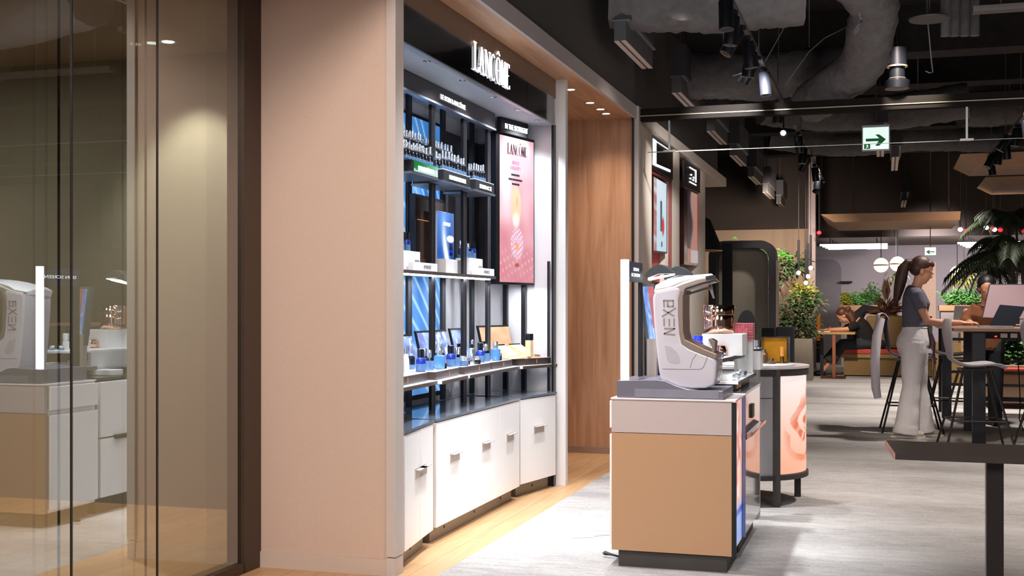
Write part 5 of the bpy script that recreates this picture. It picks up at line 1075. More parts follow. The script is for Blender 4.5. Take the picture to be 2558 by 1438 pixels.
# light battens
for g, (pxa, pxb, lb) in enumerate(((2048, 2217, 'left group'), (2392, 2600, 'right group behind the palm'))):
    for k in range(4):
        yy = 24.4+.55*k; x0 = xat(pxa+k*7, yy); x1 = xat(pxb, yy)
        t = thing('light_batten', '%s slim glowing tube light of the %s under the far ceiling' % (['nearest', 'second', 'third', 'farthest'][k], lb.replace('group behind the palm', 'group')), 'ceiling light', ((x0+x1)/2, yy, 2.42), 0, 'tube lights under the far ceiling')
        hw = (x1-x0)/2
        MB().box(-hw, hw, -.03, .03, 0, .03).build('tube', pm('batten_white', '#fff6f2', es=1.6, emit='#fff0f0'), t); MB().box(-hw, -hw+.3, -.031, .031, -.003, 0).build('bright_end', pm('batten_bright', '#ffffff', es=6), t); MB().box(hw-.4, hw, -.031, .031, -.003, 0).build('bright_end', MC['batten_bright'], t)
        for hx_ in (-hw+.2, hw-.2): MB().cyl((hx_, 0, .03), (hx_, 0, .14), .01, n=6).build('hanger', M_DBLK, t)
# globes
for i, (px, py_, r, yy, lb) in enumerate(((2201, 662, 18, 24.0, 'warm globe lamp, left of the pair above the cordyline plant'), (2242, 659, 18.5, 24.0, 'warm globe lamp, right of the pair beside the ponytail'), (2391, 681, 17, 25.5, 'warm globe lamp half hidden by leaves'), (2426, 680, 16, 25.5, 'warm globe lamp left of the palm stem'))):
    d = dat(px, yy); c = dw(px, py_, d); rr = r*d/FPX; t = thing('globe_lamp', lb, 'lamp', tuple(c), 0, 'globe lamps in the lounge')
    MB().ball((0, 0, 0), rr, 20).build('globe', pm('globe_glow', '#ffe6c0', es=2.6, emit='#ffdcae'), t, smooth=True); MB().lathe([(rr+.002, -.012), (rr+.006, 0), (rr+.002, .012)], n=28).build('band', pm('brass_band', '#5c4a3a', .4, .6), t); MB().cyl((0, 0, rr), (0, 0, 2.56-c.z if yy > 24.2 else 3.0-c.z), .008, n=6).build('rod', M_DBLK, t)
# small bulbs on rods by the pale pillar
for i, (px, py_) in enumerate(((1995, 681), (2018, 690), (2013, 706), (2025, 669))):
    yy = 20.6; d = dat(px, yy); c = dw(px, py_, d); t = thing('bulb_pendant', 'small glowing bulb on a dark rod, %s of the cluster by the pillar' % ['leftmost', 'middle', 'lowest', 'highest'][i], 'lamp', tuple(c), 0, 'small bulb pendants')
    MB().ball((0, 0, 0), .035, 12).build('bulb', pm('bulb_glow', '#ffe0c8', es=9, emit='#ffd9bd'), t, smooth=True); MB().cyl((0, 0, .035), (0, 0, .55), .02, n=8).cyl((0, 0, .55), (0, 0, CEIL-c.z), .006, n=6).build('rod', M_DBLK, t)
struct('wall_pillar', MB().box(xat(2020, 22.2), xat(2037, 22.2), 22.2, 22.5, 0, CEIL), pm('mauve_pillar', '#9b8a8c', .7))
# red and white stage lights at the far right top
for i, (px, py_, cl) in enumerate(((2399, 573, 'w'), (2413, 576, 'r'), (2464, 568, 'w'), (2484, 573, 'w'), (2480, 570, 'r'), (2499, 574, 'r'), (2554, 575, 'r'), (2046, 581, 'r'))):
    yy = 21.5; c = dw(px, py_, dat(px, yy)); t = thing('stage_light', '%s glowing small ceiling spotlight, %s in the row above the palm' % ('white' if cl == 'w' else 'red', ['first', 'second', 'third', 'fifth', 'fourth', 'sixth', 'last', 'stray one far left'][i]), 'spotlight', tuple(c), 0, 'small far spotlights')
    if i == 7: t['label'] = 'single small red glowing spotlight above the pale pillar'
    MB().ball((0, 0, 0), .04, 10, (1, .6, .9)).build('lens', pm('stage_white', '#ffffff', es=6) if cl == 'w' else pm('stage_red', '#d8283a', es=1.2), t, smooth=True); MB().cyl((0, .03, 0), (0, .03, CEIL-c.z), .012, n=6).build('stem', M_DBLK, t)
# ================================================================== FURNITURE
M_TT = pm('walnut_top', '#8a6a58', .45, noise=.05); M_LEG = pm('table_leg_black', '#1c1c22', .4, .2)
# foreground standing table, bottom right
ft = thing('high_table', 'dark topped table on a square dark column, bottom right foreground', 'table', (1.2, 4.3, 0))
zt_ = .72
def onz(px, py_, z): return zp(px, py_, z) if False else dw(px, py_, FPX*(CAMZ-z)/(py_-762))
a, b = onz(2213, 1099, zt_), onz(2236, 1132, zt_); dirx = (onz(2558, 1111, zt_)-a).normalized(); dirf = (onz(2558, 1144, zt_)-b).normalized()
c = b+dirf*1.1; e = a+dirx*1.3
MB().prism([(p.x, p.y) for p in (a, b, c, e)], zt_-.022, zt_).build('tabletop', pm('dark_laminate', '#3b332f', .35, noise=.05), ft, .0, world=True)
n_ = (b-a).normalized(); q1, q2 = a.copy(), b.copy()
MB().add([(q1.x-.004, q1.y, zt_-.022), (q2.x-.004, q2.y, zt_-.022), (q2.x-.004, q2.y, zt_+.0005), (q1.x-.004, q1.y, zt_+.0005), (q1.x, q1.y, zt_-.022), (q2.x, q2.y, zt_-.022), (q2.x, q2.y, zt_+.0005), (q1.x, q1.y, zt_+.0005)], [(0, 1, 2, 3), (7, 6, 5, 4), (0, 4, 5, 1), (3, 2, 6, 7), (1, 5, 6, 2), (0, 3, 7, 4)]).build('wood_edge', pm('pink_wood_edge', '#c99488', .5), ft, world=True)
pL = dw(2484, 1200, 4.28); MB().box(pL.x-.029, pL.x+.029, pL.y-.029, pL.y+.029, 0, zt_-.022).build('column', pm('column_dark', '#2c2422', .35, .3), ft, world=True, bev=.004)
MB().box(pL.x-.2, pL.x+.25, pL.y-.2, pL.y+.2, 0, .012).build('foot_plate', M_LEG, ft, world=True)
# high work table
wt = thing('work_table', 'high walnut work table with thick black legs, the laptop on it', 'table', (1.6, 12.1, 0))
ZT = 1.045
MB().box(.60, 3.4, 11.45, 12.95, ZT-.03, ZT).build('tabletop', M_TT, wt, world=True, bev=.003)
for (lx, ly) in ((.82, 11.58), (.82, 12.80), (3.1, 11.58), (3.1, 12.8)): MB().box(lx-.055, lx+.055, ly-.05, ly+.05, 0, ZT-.031).build('leg', M_LEG, wt, world=True, bev=.004)
MB().box(.9, 3.1, 12.15, 12.25, ZT-.11, ZT-.031).build('cable_channel', M_LEG, wt, world=True); MB().box(.87, 3.05, 12.77, 12.83, .30, .34).build('foot_rail', M_LEG, wt, world=True)
t = tag(MB().box(0, .02, 0, .006, 0, .012).build('power_light', pm('red_led', '#ff3030', es=4)), 'tiny red power light under the work table edge', 'light'); t.location = (xat(2485, 12.14), 12.143, .95)
for i, px in enumerate((2508, 2533)):
    t = tag(MB().box(-.03, .03, 0, .008, 0, .04).build('power_socket', M_WHT), ['white socket under the table edge, beside the red light', 'white socket under the table edge, farther right'][i], 'socket', 'sockets under the work table'); t.location = (xat(px, 12.14), 12.141, .945)
# shell stools
M_SHELL = pm('light_grey_shell', '#a9a2a6', .55, noise=.02); M_STL = pm('stool_leg', '#33302f', .35, .6)
def shell(name, label, loc, rz, mat=M_SHELL, sh=.72, hback=.42):
    t = thing(name, label, 'chair', loc, rz, 'high shell chairs at the work table')
    # profile along x (facing +x): from top of back to front lip, half widths
    pr = [(-.235, sh+hback, .13), (-.25, sh+hback*.93, .19), (-.255, sh+hback*.75, .215), (-.24, sh+hback*.5, .19), (-.225, sh+hback*.3, .14), (-.205, sh+hback*.16, .13), (-.17, sh+.035, .16), (-.11, sh, .20), (0, sh-.005, .235), (.11, sh+.015, .24), (.19, sh+.012, .22), (.245, sh-.02, .19)]
    R = []
    for (x, z, w_) in pr:
        row = []
        for k in range(13):
            s_ = -1+2*k/12; row.append(Vector((x+(.03*s_*s_ if z > sh+.08 else 0), w_*s_, z+(.02*s_*s_ if z < sh+.05 else -.015*abs(s_)**3*0))))
        R.append(row)
    vs = [p for r in R for p in r]; fs = [(i*13+j, i*13+j+1, (i+1)*13+j+1, (i+1)*13+j) for i in range(len(R)-1) for j in range(12)]
    me = bpy.data.meshes.new('seat_shell'); me.from_pydata([tuple(v) for v in vs], [], fs); me.materials.append(mat)
    for p in me.polygons: p.use_smooth = True
    o = bpy.data.objects.new('seat_shell', me); COL.objects.link(o); o.parent = t
    m = o.modifiers.new('s', 'SOLIDIFY'); m.thickness = .014; m = o.modifiers.new('u', 'SUBSURF'); m.levels = m.render_levels = 1
    for sx, sy, ex, ey in ((-.10, -.09, -.27, -.25), (-.10, .09, -.27, .25), (.12, -.10, .30, -.25), (.12, .10, .30, .25)):
        MB().cyl((sx, sy, sh-.015), (ex, ey, .0), .011, .010, 8).build('leg', M_STL, t, smooth=True)
    f = .62; 
    pts = [(.12+(.18)*f, -.10-.15*f), (.12+.18*f, .10+.15*f), (-.10-.17*f, .09+.16*f), (-.10-.17*f, -.09-.16*f)]; z = (sh-.015)*(1-f)
    for (p, q) in zip(pts, pts[1:]+pts[:1]): MB().cyl(p+(z,), q+(z,), .008, n=8).build('foot_rung', M_STL, t)
    MB().box(-.12, .14, -.11, .11, sh-.025, sh-.012).build('seat_mount', M_STL, t)
    return t
c1 = shell('shell_chair', 'light grey high shell chair in front of the work table, nearest', (xat(2432, 11.05), 11.05, 0), .12)
c2_ = shell('shell_chair', 'blue grey high shell chair behind the standing person with a white shirt over it', (xat(2272, 12.55), 12.55, 0), .05, pm('blue_grey_shell', '#4b4d5e', .5))
c3 = shell('shell_chair', 'dark grey shell chair half hidden behind the near table leg', (xat(2378, 13.3), 13.3, 0), -.1, pm('dark_grey_shell', '#4a4648', .5))
c4 = shell('shell_chair', 'shell chair at the right edge of the picture, only its legs showing', (xat(2600, 12.0), 11.05, 0), .2)
# shirt over the chair
sx0 = c2_.location
sh_t = thing('white_shirt', 'white shirt hanging over the back of the blue grey chair', 'shirt', (sx0.x-.25, sx0.y-.02, .5), .05)
cl = []
for k in range(14):
    f = k/13; z = .66-.60*f if f < 1 else .0; row = []
    for j in range(15):
        s_ = -1+2*j/14; wv = .012*math.sin(j*1.9+k*.3)+.010*math.sin(j*3.1-k*.5)
        row.append(Vector((-.045-.035*math.sin(PI*min(1, f*1.3))-.02*f+wv, s_*(.20+.03*f), .68-.78*f)))
    cl.append(row)
top = [[Vector((.055, (-1+2*j/14)*.17, .58)) for j in range(15)], [Vector((.03, (-1+2*j/14)*.18, .675)) for j in range(15)]]
cl = top+cl; vs = [p for r in cl for p in r]; fs = [(i*15+j, i*15+j+1, (i+1)*15+j+1, (i+1)*15+j) for i in range(len(cl)-1) for j in range(14)]
me = bpy.data.meshes.new('cloth'); me.from_pydata([tuple(v) for v in vs], [], fs); me.materials.append(pm('white_cotton', '#d6ccd2', .8, noise=.03))
for p in me.polygons: p.use_smooth = True
o = bpy.data.objects.new('cloth', me); COL.objects.link(o); o.parent = sh_t; m = o.modifiers.new('s', 'SOLIDIFY'); m.thickness = .006; m = o.modifiers.new('u', 'SUBSURF'); m.levels = m.render_levels = 1
MB().tube([(-.02, -.21, .62), (-.07, -.235, .45), (-.09, -.235, .2), (-.08, -.23, -.06), (-.06, -.23, -.16)], [(.03, .04), (.045, .05), (.045, .045), (.042, .04), (.035, .035)], 12).build('sleeve', MC['white_cotton'], sh_t, smooth=True)
# laptop
lp = thing('laptop', 'open silver laptop with dark blue back on the work table', 'laptop', (xat(2455, 12.0), 12.0, ZT+.0005), PI/2*0)
MB().box(-.04, .26, -.11, .11, 0, .014).build('base', pm('laptop_silver', '#a9a5a8', .3, .6), lp, .003)
lx = xat(2442, 11.9)-lp.location.x
MB().add([(.05, -.10, .016), (.27, -.10, .016), (.36, -.10, .19), (.14, -.10, .21), (.05, -.09, .016), (.27, -.09, .016), (.36, -.09, .19), (.14, -.09, .21)], [(0, 1, 2, 3), (7, 6, 5, 4), (0, 4, 5, 1), (1, 5, 6, 2), (2, 6, 7, 3), (3, 7, 4, 0)]).build('lid', pm('navy_lid', '#141c30', .35, .2), lp)
# monitor
mn = thing('monitor', 'large thin framed monitor with pale pinkish back on a black foot', 'monitor', (xat(2515, 12.5), 12.5, ZT+.0005))
def mpt(px, py_, yy): d = dat(px, yy); p = dw(px, py_, d); return Vector((p.x-mn.location.x, p.y-mn.location.y, p.z-mn.location.z))
A_, B_, C_, D_ = mpt(2471, 709, 12.5), mpt(2592, 709, 12.5), mpt(2566, 798, 12.5), mpt(2452, 794, 12.5)
MB().add([A_, B_, C_, D_]+[p+Y*.03 for p in (A_, B_, C_, D_)], [(0, 1, 2, 3), (7, 6, 5, 4), (0, 4, 5, 1), (1, 5, 6, 2), (2, 6, 7, 3), (3, 7, 4, 0)]).build('case', pm('monitor_frame', '#3b3238', .4), mn, bev=.004)
cen = (A_+B_+C_+D_)/4; ins = [cen+(p-cen)*.95-Y*.002 for p in (A_, B_, C_, D_)]
MB().add(ins+[p+Y*.001 for p in ins], [(0, 1, 2, 3), (7, 6, 5, 4)]).build('back_panel', pm('pale_pink_screen', '#a8919a', .5, noise=.02), mn)
MB().box(-.03, .03, .03, .06, .01, .10).box(-.12, .12, -.06, .12, 0, .01).build('foot', M_LEG, mn)
t = thing('paper_bag', 'pale canvas bag on the counter behind the chair backrest', 'bag', (xat(2402, 14.2), 14.2, .0)); 
MB().add([(-.09, -.06, 1.03), (.10, -.06, 1.03), (.09, -.05, 1.24), (-.07, -.05, 1.245), (-.09, .06, 1.03), (.10, .06, 1.03), (.09, .05, 1.24), (-.07, .05, 1.245)], [(0, 1, 2, 3), (7, 6, 5, 4), (0, 4, 5, 1), (1, 5, 6, 2), (2, 6, 7, 3), (3, 7, 4, 0)]).build('bag', pm('canvas_bag', '#8f8583', .8), t, .008)
t2 = thing('far_work_table', 'second high wooden table behind the first, canvas bag on it', 'table', (1.7, 14.3, 0))
MB().box(xat(2345, 14.0), 4.2, 14.0, 15.1, .995, 1.028).build('tabletop', M_TT, t2, world=True)
for lx, ly in ((xat(2365, 14.1), 14.15), (xat(2365, 14.1), 14.95), (4.0, 14.15), (4.0, 14.95)): MB().box(lx-.05, lx+.05, ly-.05, ly+.05, 0, .994).build('leg', M_LEG, t2, world=True)
for k, z in enumerate((.86, .62, .5, .36)): MB().box(xat(2365, 14.1)+.05, 3.95, 14.12, 14.15, z, z+.03).build('rail', M_LEG, t2, world=True)
# lounge bench and low table
YB = 22.0
M_OLV = pm('olive_felt', '#6f5836', .85, noise=.06); M_BWD = pm('bench_wood', '#7d6238', .6, noise=.05); M_RC = pm('red_cushion', '#b5443a', .7, noise=.03)
bn = thing('lounge_bench', 'wood bench with red cushion and olive felt backrest', 'bench', (xat(2160, YB), YB, 0))
mb = MB(); wbox(mb, 2108, 891, 2330, 938, YB, .8); mb.build('wood_base', M_BWD, bn, world=True)
mb = MB(); mb.box(xat(2087, YB), xat(2330, YB), YB-.05, YB+.85, zat(2160, 893, YB), zat(2160, 884, YB)); mb.build('wood_rail', pm('bench_rail', '#94774a', .6), bn, world=True)
mb = MB(); mb.box(xat(2087, YB), xat(2250, YB), YB-.05, YB+.8, zat(2160, 883.5, YB), zat(2160, 871, YB)); mb.build('seat_cushion', M_RC, bn, world=True, bev=.02)
mb = MB(); mb.box(xat(2163, YB), xat(2330, YB), YB+.1, YB+.85, zat(2200, 870.5, YB), zat(2200, 789, YB)); mb.build('backrest', M_OLV, bn, world=True, bev=.06)
b2 = thing('lounge_bench', 'wood bench base beyond the standing person and the high table', 'bench', (xat(2370, 20.5), 20.5, 0))
mb = MB(); mb.box(xat(2335, 20.5), xat(2400, 20.5), 20.5, 21.2, 0, .64); mb.build('wood_base', M_BWD, b2, world=True); mb = MB(); mb.box(xat(2400, 20.5)+.002, xat(2440, 20.5), 20.5, 21.2, 0, .8); mb.build('side_block', pm('pale_wood', '#9a7a5c', .6), b2, world=True)
lt = thing('low_table', 'low wooden lounge table with black and red brown legs, open book on it', 'table', (xat(2070, 21.4), 21.4, 0))
yt = 21.2
MB().box(xat(2012, yt), xat(2136, yt), yt, yt+.75, zat(2070, 834.5, yt), zat(2070, 829.5, yt)).build('tabletop', pm('amber_wood', '#a8854e', .4), lt, world=True)
for px, yy_, m_ in ((2027, yt+.08, M_LEG), (2053, yt+.65, M_LEG)): MB().box(xat(px, yy_)-.03, xat(px, yy_)+.03, yy_-.03, yy_+.03, 0, zat(2070, 834.6, yt)).build('leg', m_, lt, world=True)
MB().box(xat(2079, yt), xat(2087, yt), yt+.02, yt+.1, 0.02, zat(2070, 834.6, yt)).build('leg', pm('red_brown_leg', '#8a4a30', .5), lt, world=True)
MB().box(xat(2050, yt), xat(2112, yt), yt-.1, yt+.5, 0, .02).build('foot', pm('foot_brown', '#4d2c1e', .5), lt, world=True)
bk_ = thing('open_book', 'open white notebook and red pen on the lounge table', 'book', (xat(2057, yt+.3), yt+.3, zat(2070, 829.5, yt)+.001)); MB().box(-.15, .12, -.10, .10, 0, .012).build('pages', M_WHT, bk_); MB().cyl((.05, 0, .013), (.12, .02, .09), .008, n=6).build('pen', M_RC, bk_)
pot = thing('concrete_planter', 'tall square concrete planter under the indoor tree', 'planter', (xat(2002, 20.4), 20.6, 0))
MB().box(-.17, .17, -.1, .3, 0, zat(2000, 846, 20.4)).build('planter', pm('concrete', '#7d7468', .85, noise=.08), pot, bev=.01)
M_CHB = pm('dark_upholstery', '#1d1f24', .8)
for i, (p0, p1_, top_, yy, lb) in enumerate(((1902, 1935, 819, 17.0, 'dark upholstered chair back behind the round display, left'), (1938, 1984, 816, 16.4, 'taller dark upholstered chair back behind the gold cube'))):
    x0, x1 = xat(p0, yy), xat(p1_, yy); zt2 = zat(p0, top_, yy); t = thing('lounge_chair', lb, 'chair', ((x0+x1)/2, yy, 0), 0, 'dark chairs behind the round display')
    MB().box(x0, x1, yy, yy+.08, .35, zt2).build('backrest', M_CHB, t, world=True, bev=.02); MB().box(x0, x1, yy+.08, yy+.5, .35, .45).build('seat', M_CHB, t, world=True, bev=.02)
    for ax in (x0+.02, x1-.02):
        for ay in (yy+.03, yy+.46): MB().cyl((ax, ay, 0), (ax, ay, .352), .014, n=8).build('leg', M_LEG, t, world=True)
oc = thing('orange_chair', 'orange felt panel chair beyond the low table', 'chair', (xat(2040, 22.6), 22.6, 0)); mb = MB(); wbox(mb, 2026, 782, 2050, 852, 22.6, .5); mb.build('backrest', pm('orange_felt', '#a85a18', .8), oc, world=True, bev=.04); mb = MB(); wbox(mb, 2028, 852, 2049, 905, 22.7, .4); mb.build('base', M_BLK, oc, world=True)
# wooden planter boxes along the far wall
for i, (p0, p1_, top_, yy, lb) in enumerate(((2101, 2212, 762, 26.0, 'long pale cabinet with wood planter top against the grey far wall, left'), (2350, 2446, 762, 24.6, 'pale cabinet with wood planter top behind the shell chair backrest'))):
    x0, x1 = xat(p0, yy), xat(p1_, yy); t = thing('planter_cabinet', lb, 'cabinet', ((x0+x1)/2, yy, 0), 0, 'planter cabinets by the far wall')
    za = zat(p0, 776, yy); zb_ = zat(p0, top_, yy)
    MB().box(x0, x1, yy, yy+.5, 0, za-.001).build('cabinet_body', pm('pale_cabinet', '#8a7f7b', .6), t, world=True); MB().box(x0-.03, x1+.03, yy-.03, yy+.53, za, zb_).build('planter_box', pm('tan_wood_box', '#a27a52', .6), t, world=True)
    MB().box((x0+x1)/2-.004, (x0+x1)/2+.004, yy-.004, yy, .05, za-.03).build('door_gap', M_FRM, t, world=True)
# planter with red top at the right
rp_ = thing('planter_bench', 'tan planter bench with red cushion edge at the right under the table', 'bench', (xat(2530, 14.8), 14.8+1.2, 0))
yy = 15.6
mb = MB(); wbox(mb, 2462, 935, 2700, 1008, yy, .8); mb.build('base', pm('tan_bench', '#94755c', .6, noise=.04), rp_, world=True, bev=.02)
mb = MB(); wbox(mb, 2484, 921, 2700, 934, yy-.02, .2); mb.build('red_cushion', M_RC, rp_, world=True, bev=.01); mb = MB(); mb.box(xat(2462, yy), xat(2700, yy), yy+.19, yy+.8, zat(2500, 934.5, yy), zat(2500, 914, yy)); mb.build('planter_trough', pm('tan_trough', '#a98b78', .6), rp_, world=True)
cable('thin black power cable hanging from the work table at the right edge', [(2540, 840), (2545, 930), (2549, 1010), (2546, 1045), (2556, 1075)], 11.8, .006, M_BLK)
# ================================================================== PLANTS
def leafmat(n, c): return pm(n, c, .5, noise=.25, nscale=6)
def leaf(mb, p, d, L, w_, droop=.2):
    d = d.normalized(); s_ = d.cross(Z); s_ = s_.normalized() if s_.length > .05 else X.copy(); n = s_.cross(d)
    a = p; m1 = p+d*L*.45-Z*droop*L*.12+s_*w_; m2 = p+d*L*.45-Z*droop*L*.12-s_*w_; mid = p+d*L*.5+n*w_*.35; e = p+d*L-Z*droop*L*.5
    mb.add([a, m1, mid, m2, e], [(0, 1, 2), (0, 2, 3), (1, 4, 2), (2, 4, 3)])
def cluster(mb, c, r, n, L, w_, rr, flat=.6):
    for _ in range(n):
        v = Vector((rr.gauss(0, 1), rr.gauss(0, 1), rr.gauss(0, flat))); v = v.normalized()*r*rr.random()**.5
        leaf(mb, Vector(c)+v, Vector((v.x+rr.uniform(-.1, .1), v.y, v.z*.5+rr.uniform(-.3, .5)*r)), L*rr.uniform(.7, 1.3), w_, rr.uniform(.1, .8))
rp = random.Random(5)
YT = 20.75
def P3(px, py_, yy=YT): return dw(px, py_, dat(px, yy))
tr_ = thing('indoor_tree', 'slender indoor tree with bright green leaf tufts in the concrete planter', 'tree', (xat(2002, YT), YT, zat(2000, 846, 20.4)+.001))
BR = [[(2000, 846), (1985, 806), (1964, 770), (1960, 745), (1972, 715), (1980, 690), (1984, 660)], [(1960, 745), (1945, 715), (1918, 690), (1885, 672), (1862, 655)], [(1972, 715), (1950, 690), (1940, 660), (1948, 640)], [(1985, 806), (1998, 770), (2004, 740)], [(1964, 770), (1945, 778), (1925, 800)]]
for k, b_ in enumerate(BR):
    MB().tube([P3(x, y, YT+(.0, .1, -.1, .05, .1)[k]*i*.5) for i, (x, y) in enumerate(b_)], [max(.008, .032-.006*i-(.008 if k else 0)) for i in range(len(b_))], 8).build('trunk' if k == 0 else 'branch', pm('bark_brown', '#5f4a3c', .8), tr_, world=True, smooth=True)
TUFT = [(1860, 640, .30, 150, 0), (1890, 650, .28, 120, 1), (1870, 668, .30, 110, 2), (1905, 680, .22, 60, 2), (1952, 640, .13, 40, 3), (1962, 665, .28, 110, 2), (1990, 660, .22, 80, 2), (1950, 690, .2, 50, 2), (2005, 725, .2, 80, 4), (2012, 745, .25, 100, 1), (1990, 770, .28, 120, 2), (1970, 800, .28, 90, 2), (2005, 800, .30, 130, 2), (2010, 830, .25, 100, 5), (1925, 800, .2, 40, 2), (2030, 760, .2, 50, 5)]
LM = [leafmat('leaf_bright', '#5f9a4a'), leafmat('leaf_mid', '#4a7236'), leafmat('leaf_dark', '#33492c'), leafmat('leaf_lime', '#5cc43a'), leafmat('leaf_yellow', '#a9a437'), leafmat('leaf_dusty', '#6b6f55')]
fol = [MB() for _ in LM]
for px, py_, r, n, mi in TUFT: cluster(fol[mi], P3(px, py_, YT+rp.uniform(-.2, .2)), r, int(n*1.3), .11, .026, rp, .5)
for k, m_ in enumerate(fol):
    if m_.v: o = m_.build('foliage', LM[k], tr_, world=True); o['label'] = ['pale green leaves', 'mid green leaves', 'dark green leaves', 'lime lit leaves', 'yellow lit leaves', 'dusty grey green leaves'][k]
# planters' greenery
def bush(label, px0, px1, py_, yy, n, mi, h=.28, kind='potted_bush', L=.13):
    t = thing(kind, label, 'plant', (xat((px0+px1)/2, yy), yy, zat(px0, py_, yy)+.001)); mb = MB(); x0, x1 = xat(px0, yy), xat(px1, yy)
    st = MB()
    for k in range(n):
        x = rp.uniform(x0, x1); y = yy+rp.uniform(-.12, .12); dz = h*rp.uniform(.3, 1.15); base = Vector((x, y, t.location.z)); tip = base+Vector((rp.uniform(-.25, .25)*h*2, rp.uniform(-.2, .2)*h, dz)); 
        st.tube([base, (base+tip)/2+Z*.02, tip], [.004, .003, .002], 4)
        for j in range(9): f = .25+.75*j/8; leaf(mb, base+(tip-base)*f, Vector((rp.uniform(-1, 1), rp.uniform(-1, 1), rp.uniform(-.1, .7))), L*rp.uniform(.5, 1), L*.18, .5)
    st.build('stems', LM[2], t, world=True); mb.build('foliage', LM[mi], t, world=True)
    return t
bush('yellowish leafy plant at the left end of the far planter cabinet', 2104, 2126, 762, 26.2, 26, 4, .24)
bush('fresh green fern in the middle of the left far planter cabinet', 2124, 2160, 762, 26.2, 40, 0, .22)
bush('green fern with tall sprigs at the right of the left far planter cabinet', 2164, 2200, 762, 26.2, 40, 1, .40)
bush('pale green fern on the planter cabinet behind the canvas bag', 2362, 2440, 762, 24.8, 90, 0, .26)
bush('dark green leafy planting in the planter bench at the right', 2440, 2600, 914, 16.1, 130, 1, .42, L=.2)
# cordyline
cy = thing('cordyline_plant', 'dark red brown cordyline with upright broad leaves behind the bench back', 'plant', (xat(2212, 22.9), 22.9, zat(2212, 800, 22.9)))
mb = MB()
for k in range(70):
    an = rp.uniform(0, 2*PI); el = rp.uniform(.05, 1.2); L = rp.uniform(.3, .5); d_ = Vector((math.cos(an)*math.cos(el), .5*math.sin(an)*math.cos(el), math.sin(el))); leaf(mb, Vector((xat(2212, 22.9)+rp.uniform(-.06, .06), 22.9, cy.location.z+rp.uniform(0, .18))), d_, L, .035, .5)
for k in range(5): leaf(mb, P3(2214, 752, 22.9)+X*rp.uniform(-.04, .04), Vector((rp.uniform(-.12, .12), 0, 1)), .42, .055, 0)
mb.build('leaves', pm('cordyline_brown', '#4a2f22', .5, noise=.3, nscale=5), cy, world=True); MB().cyl((0, 0, -1.1), (0, 0, .3), .02, n=8).build('stem', MC['bark_brown'], cy)
# hanging greenery at the globe lamps
for i, (px, py_, r_, lb) in enumerate(((2238, 690, .22, 'small hanging pale green plant below the right globe lamp'), (2408, 690, .26, 'small hanging fern tangled before the right hand globe lamps'))):
    c = P3(px, py_, 24.2 if i == 0 else 25.2); t = thing('hanging_plant', lb, 'plant', tuple(c)); mb = MB()
    for k in range(70): an = rp.uniform(0, 2*PI); leaf(mb, c+Vector((rp.uniform(-1, 1), rp.uniform(-.5, .5), rp.uniform(-.8, .6)))*r_*.8, Vector((math.cos(an), math.sin(an), -.9)), .13, .02, .6)
    mb.build('foliage', LM[(5, 4)[i]], t, world=True); MB().cyl((0, 0, -.1), (0, 0, 2.56-c.z if i else 3.0-c.z), .004, n=5).build('cord', M_BLK, t)
# palms at the right edge
def palm(label, px, py_, yy, n, seed, L=.8, trunk_to=None):
    rr = random.Random(seed); c = P3(px, py_, yy); t = thing('palm', label, 'plant', (c.x, c.y, 0)); st = MB(); fl = MB()
    for k in range(n):
        an = 2*PI*k/n+rr.uniform(-.2, .2); el = rr.uniform(.15, 1.0); pts = []
        for i in range(9):
            s_ = i/8; pts.append(c+Vector((math.cos(an)*math.cos(el)*L*s_, math.sin(an)*math.cos(el)*L*s_, math.sin(el)*L*s_-.75*L*s_*s_)))
        st.tube(pts, [.008-.0007*i for i in range(9)], 5)
        for i in range(1, 9):
            for q in range(3):
                p = pts[i-1]+(pts[i]-pts[i-1])*q/3; dr_ = (pts[i]-pts[i-1]).normalized(); sd = dr_.cross(Z).normalized()
                for sg in (-1, 1): leaf(fl, p, dr_*.55+sd*sg-Z*.35, L*.30*(1-.06*i), .011, 1.0)
    st.build('frond_ribs', pm('palm_rib', '#3a3a28', .7), t, world=True); fl.build('fronds', pm('palm_dark', '#29331f', .6, noise=.3, nscale=4), t, world=True)
    MB().tube([(c.x+.05, c.y, .0), (c.x+.03, c.y, c.z*.5), (c.x, c.y, c.z)], [.035, .03, .022], 8).tube([(c.x+.05, c.y+.02, .9), (c.x+.13, c.y, c.z*.75), (c.x+.10, c.y, c.z-.05)], [.02, .02, .015], 8).build('trunk', pm('palm_trunk', '#3c2c26', .8), t, world=True, smooth=True)
    return t
palm('dark palm with drooping fronds above the monitor', 2478, 668, 18.6, 15, 3, .72)
palm('dark palm at the right edge, fronds hanging over the tube lights', 2530, 628, 17.4, 16, 8, .95)
palm('taller shaded palm under the brown ceiling raft at the right edge', 2520, 548, 19.2, 13, 12, .8)
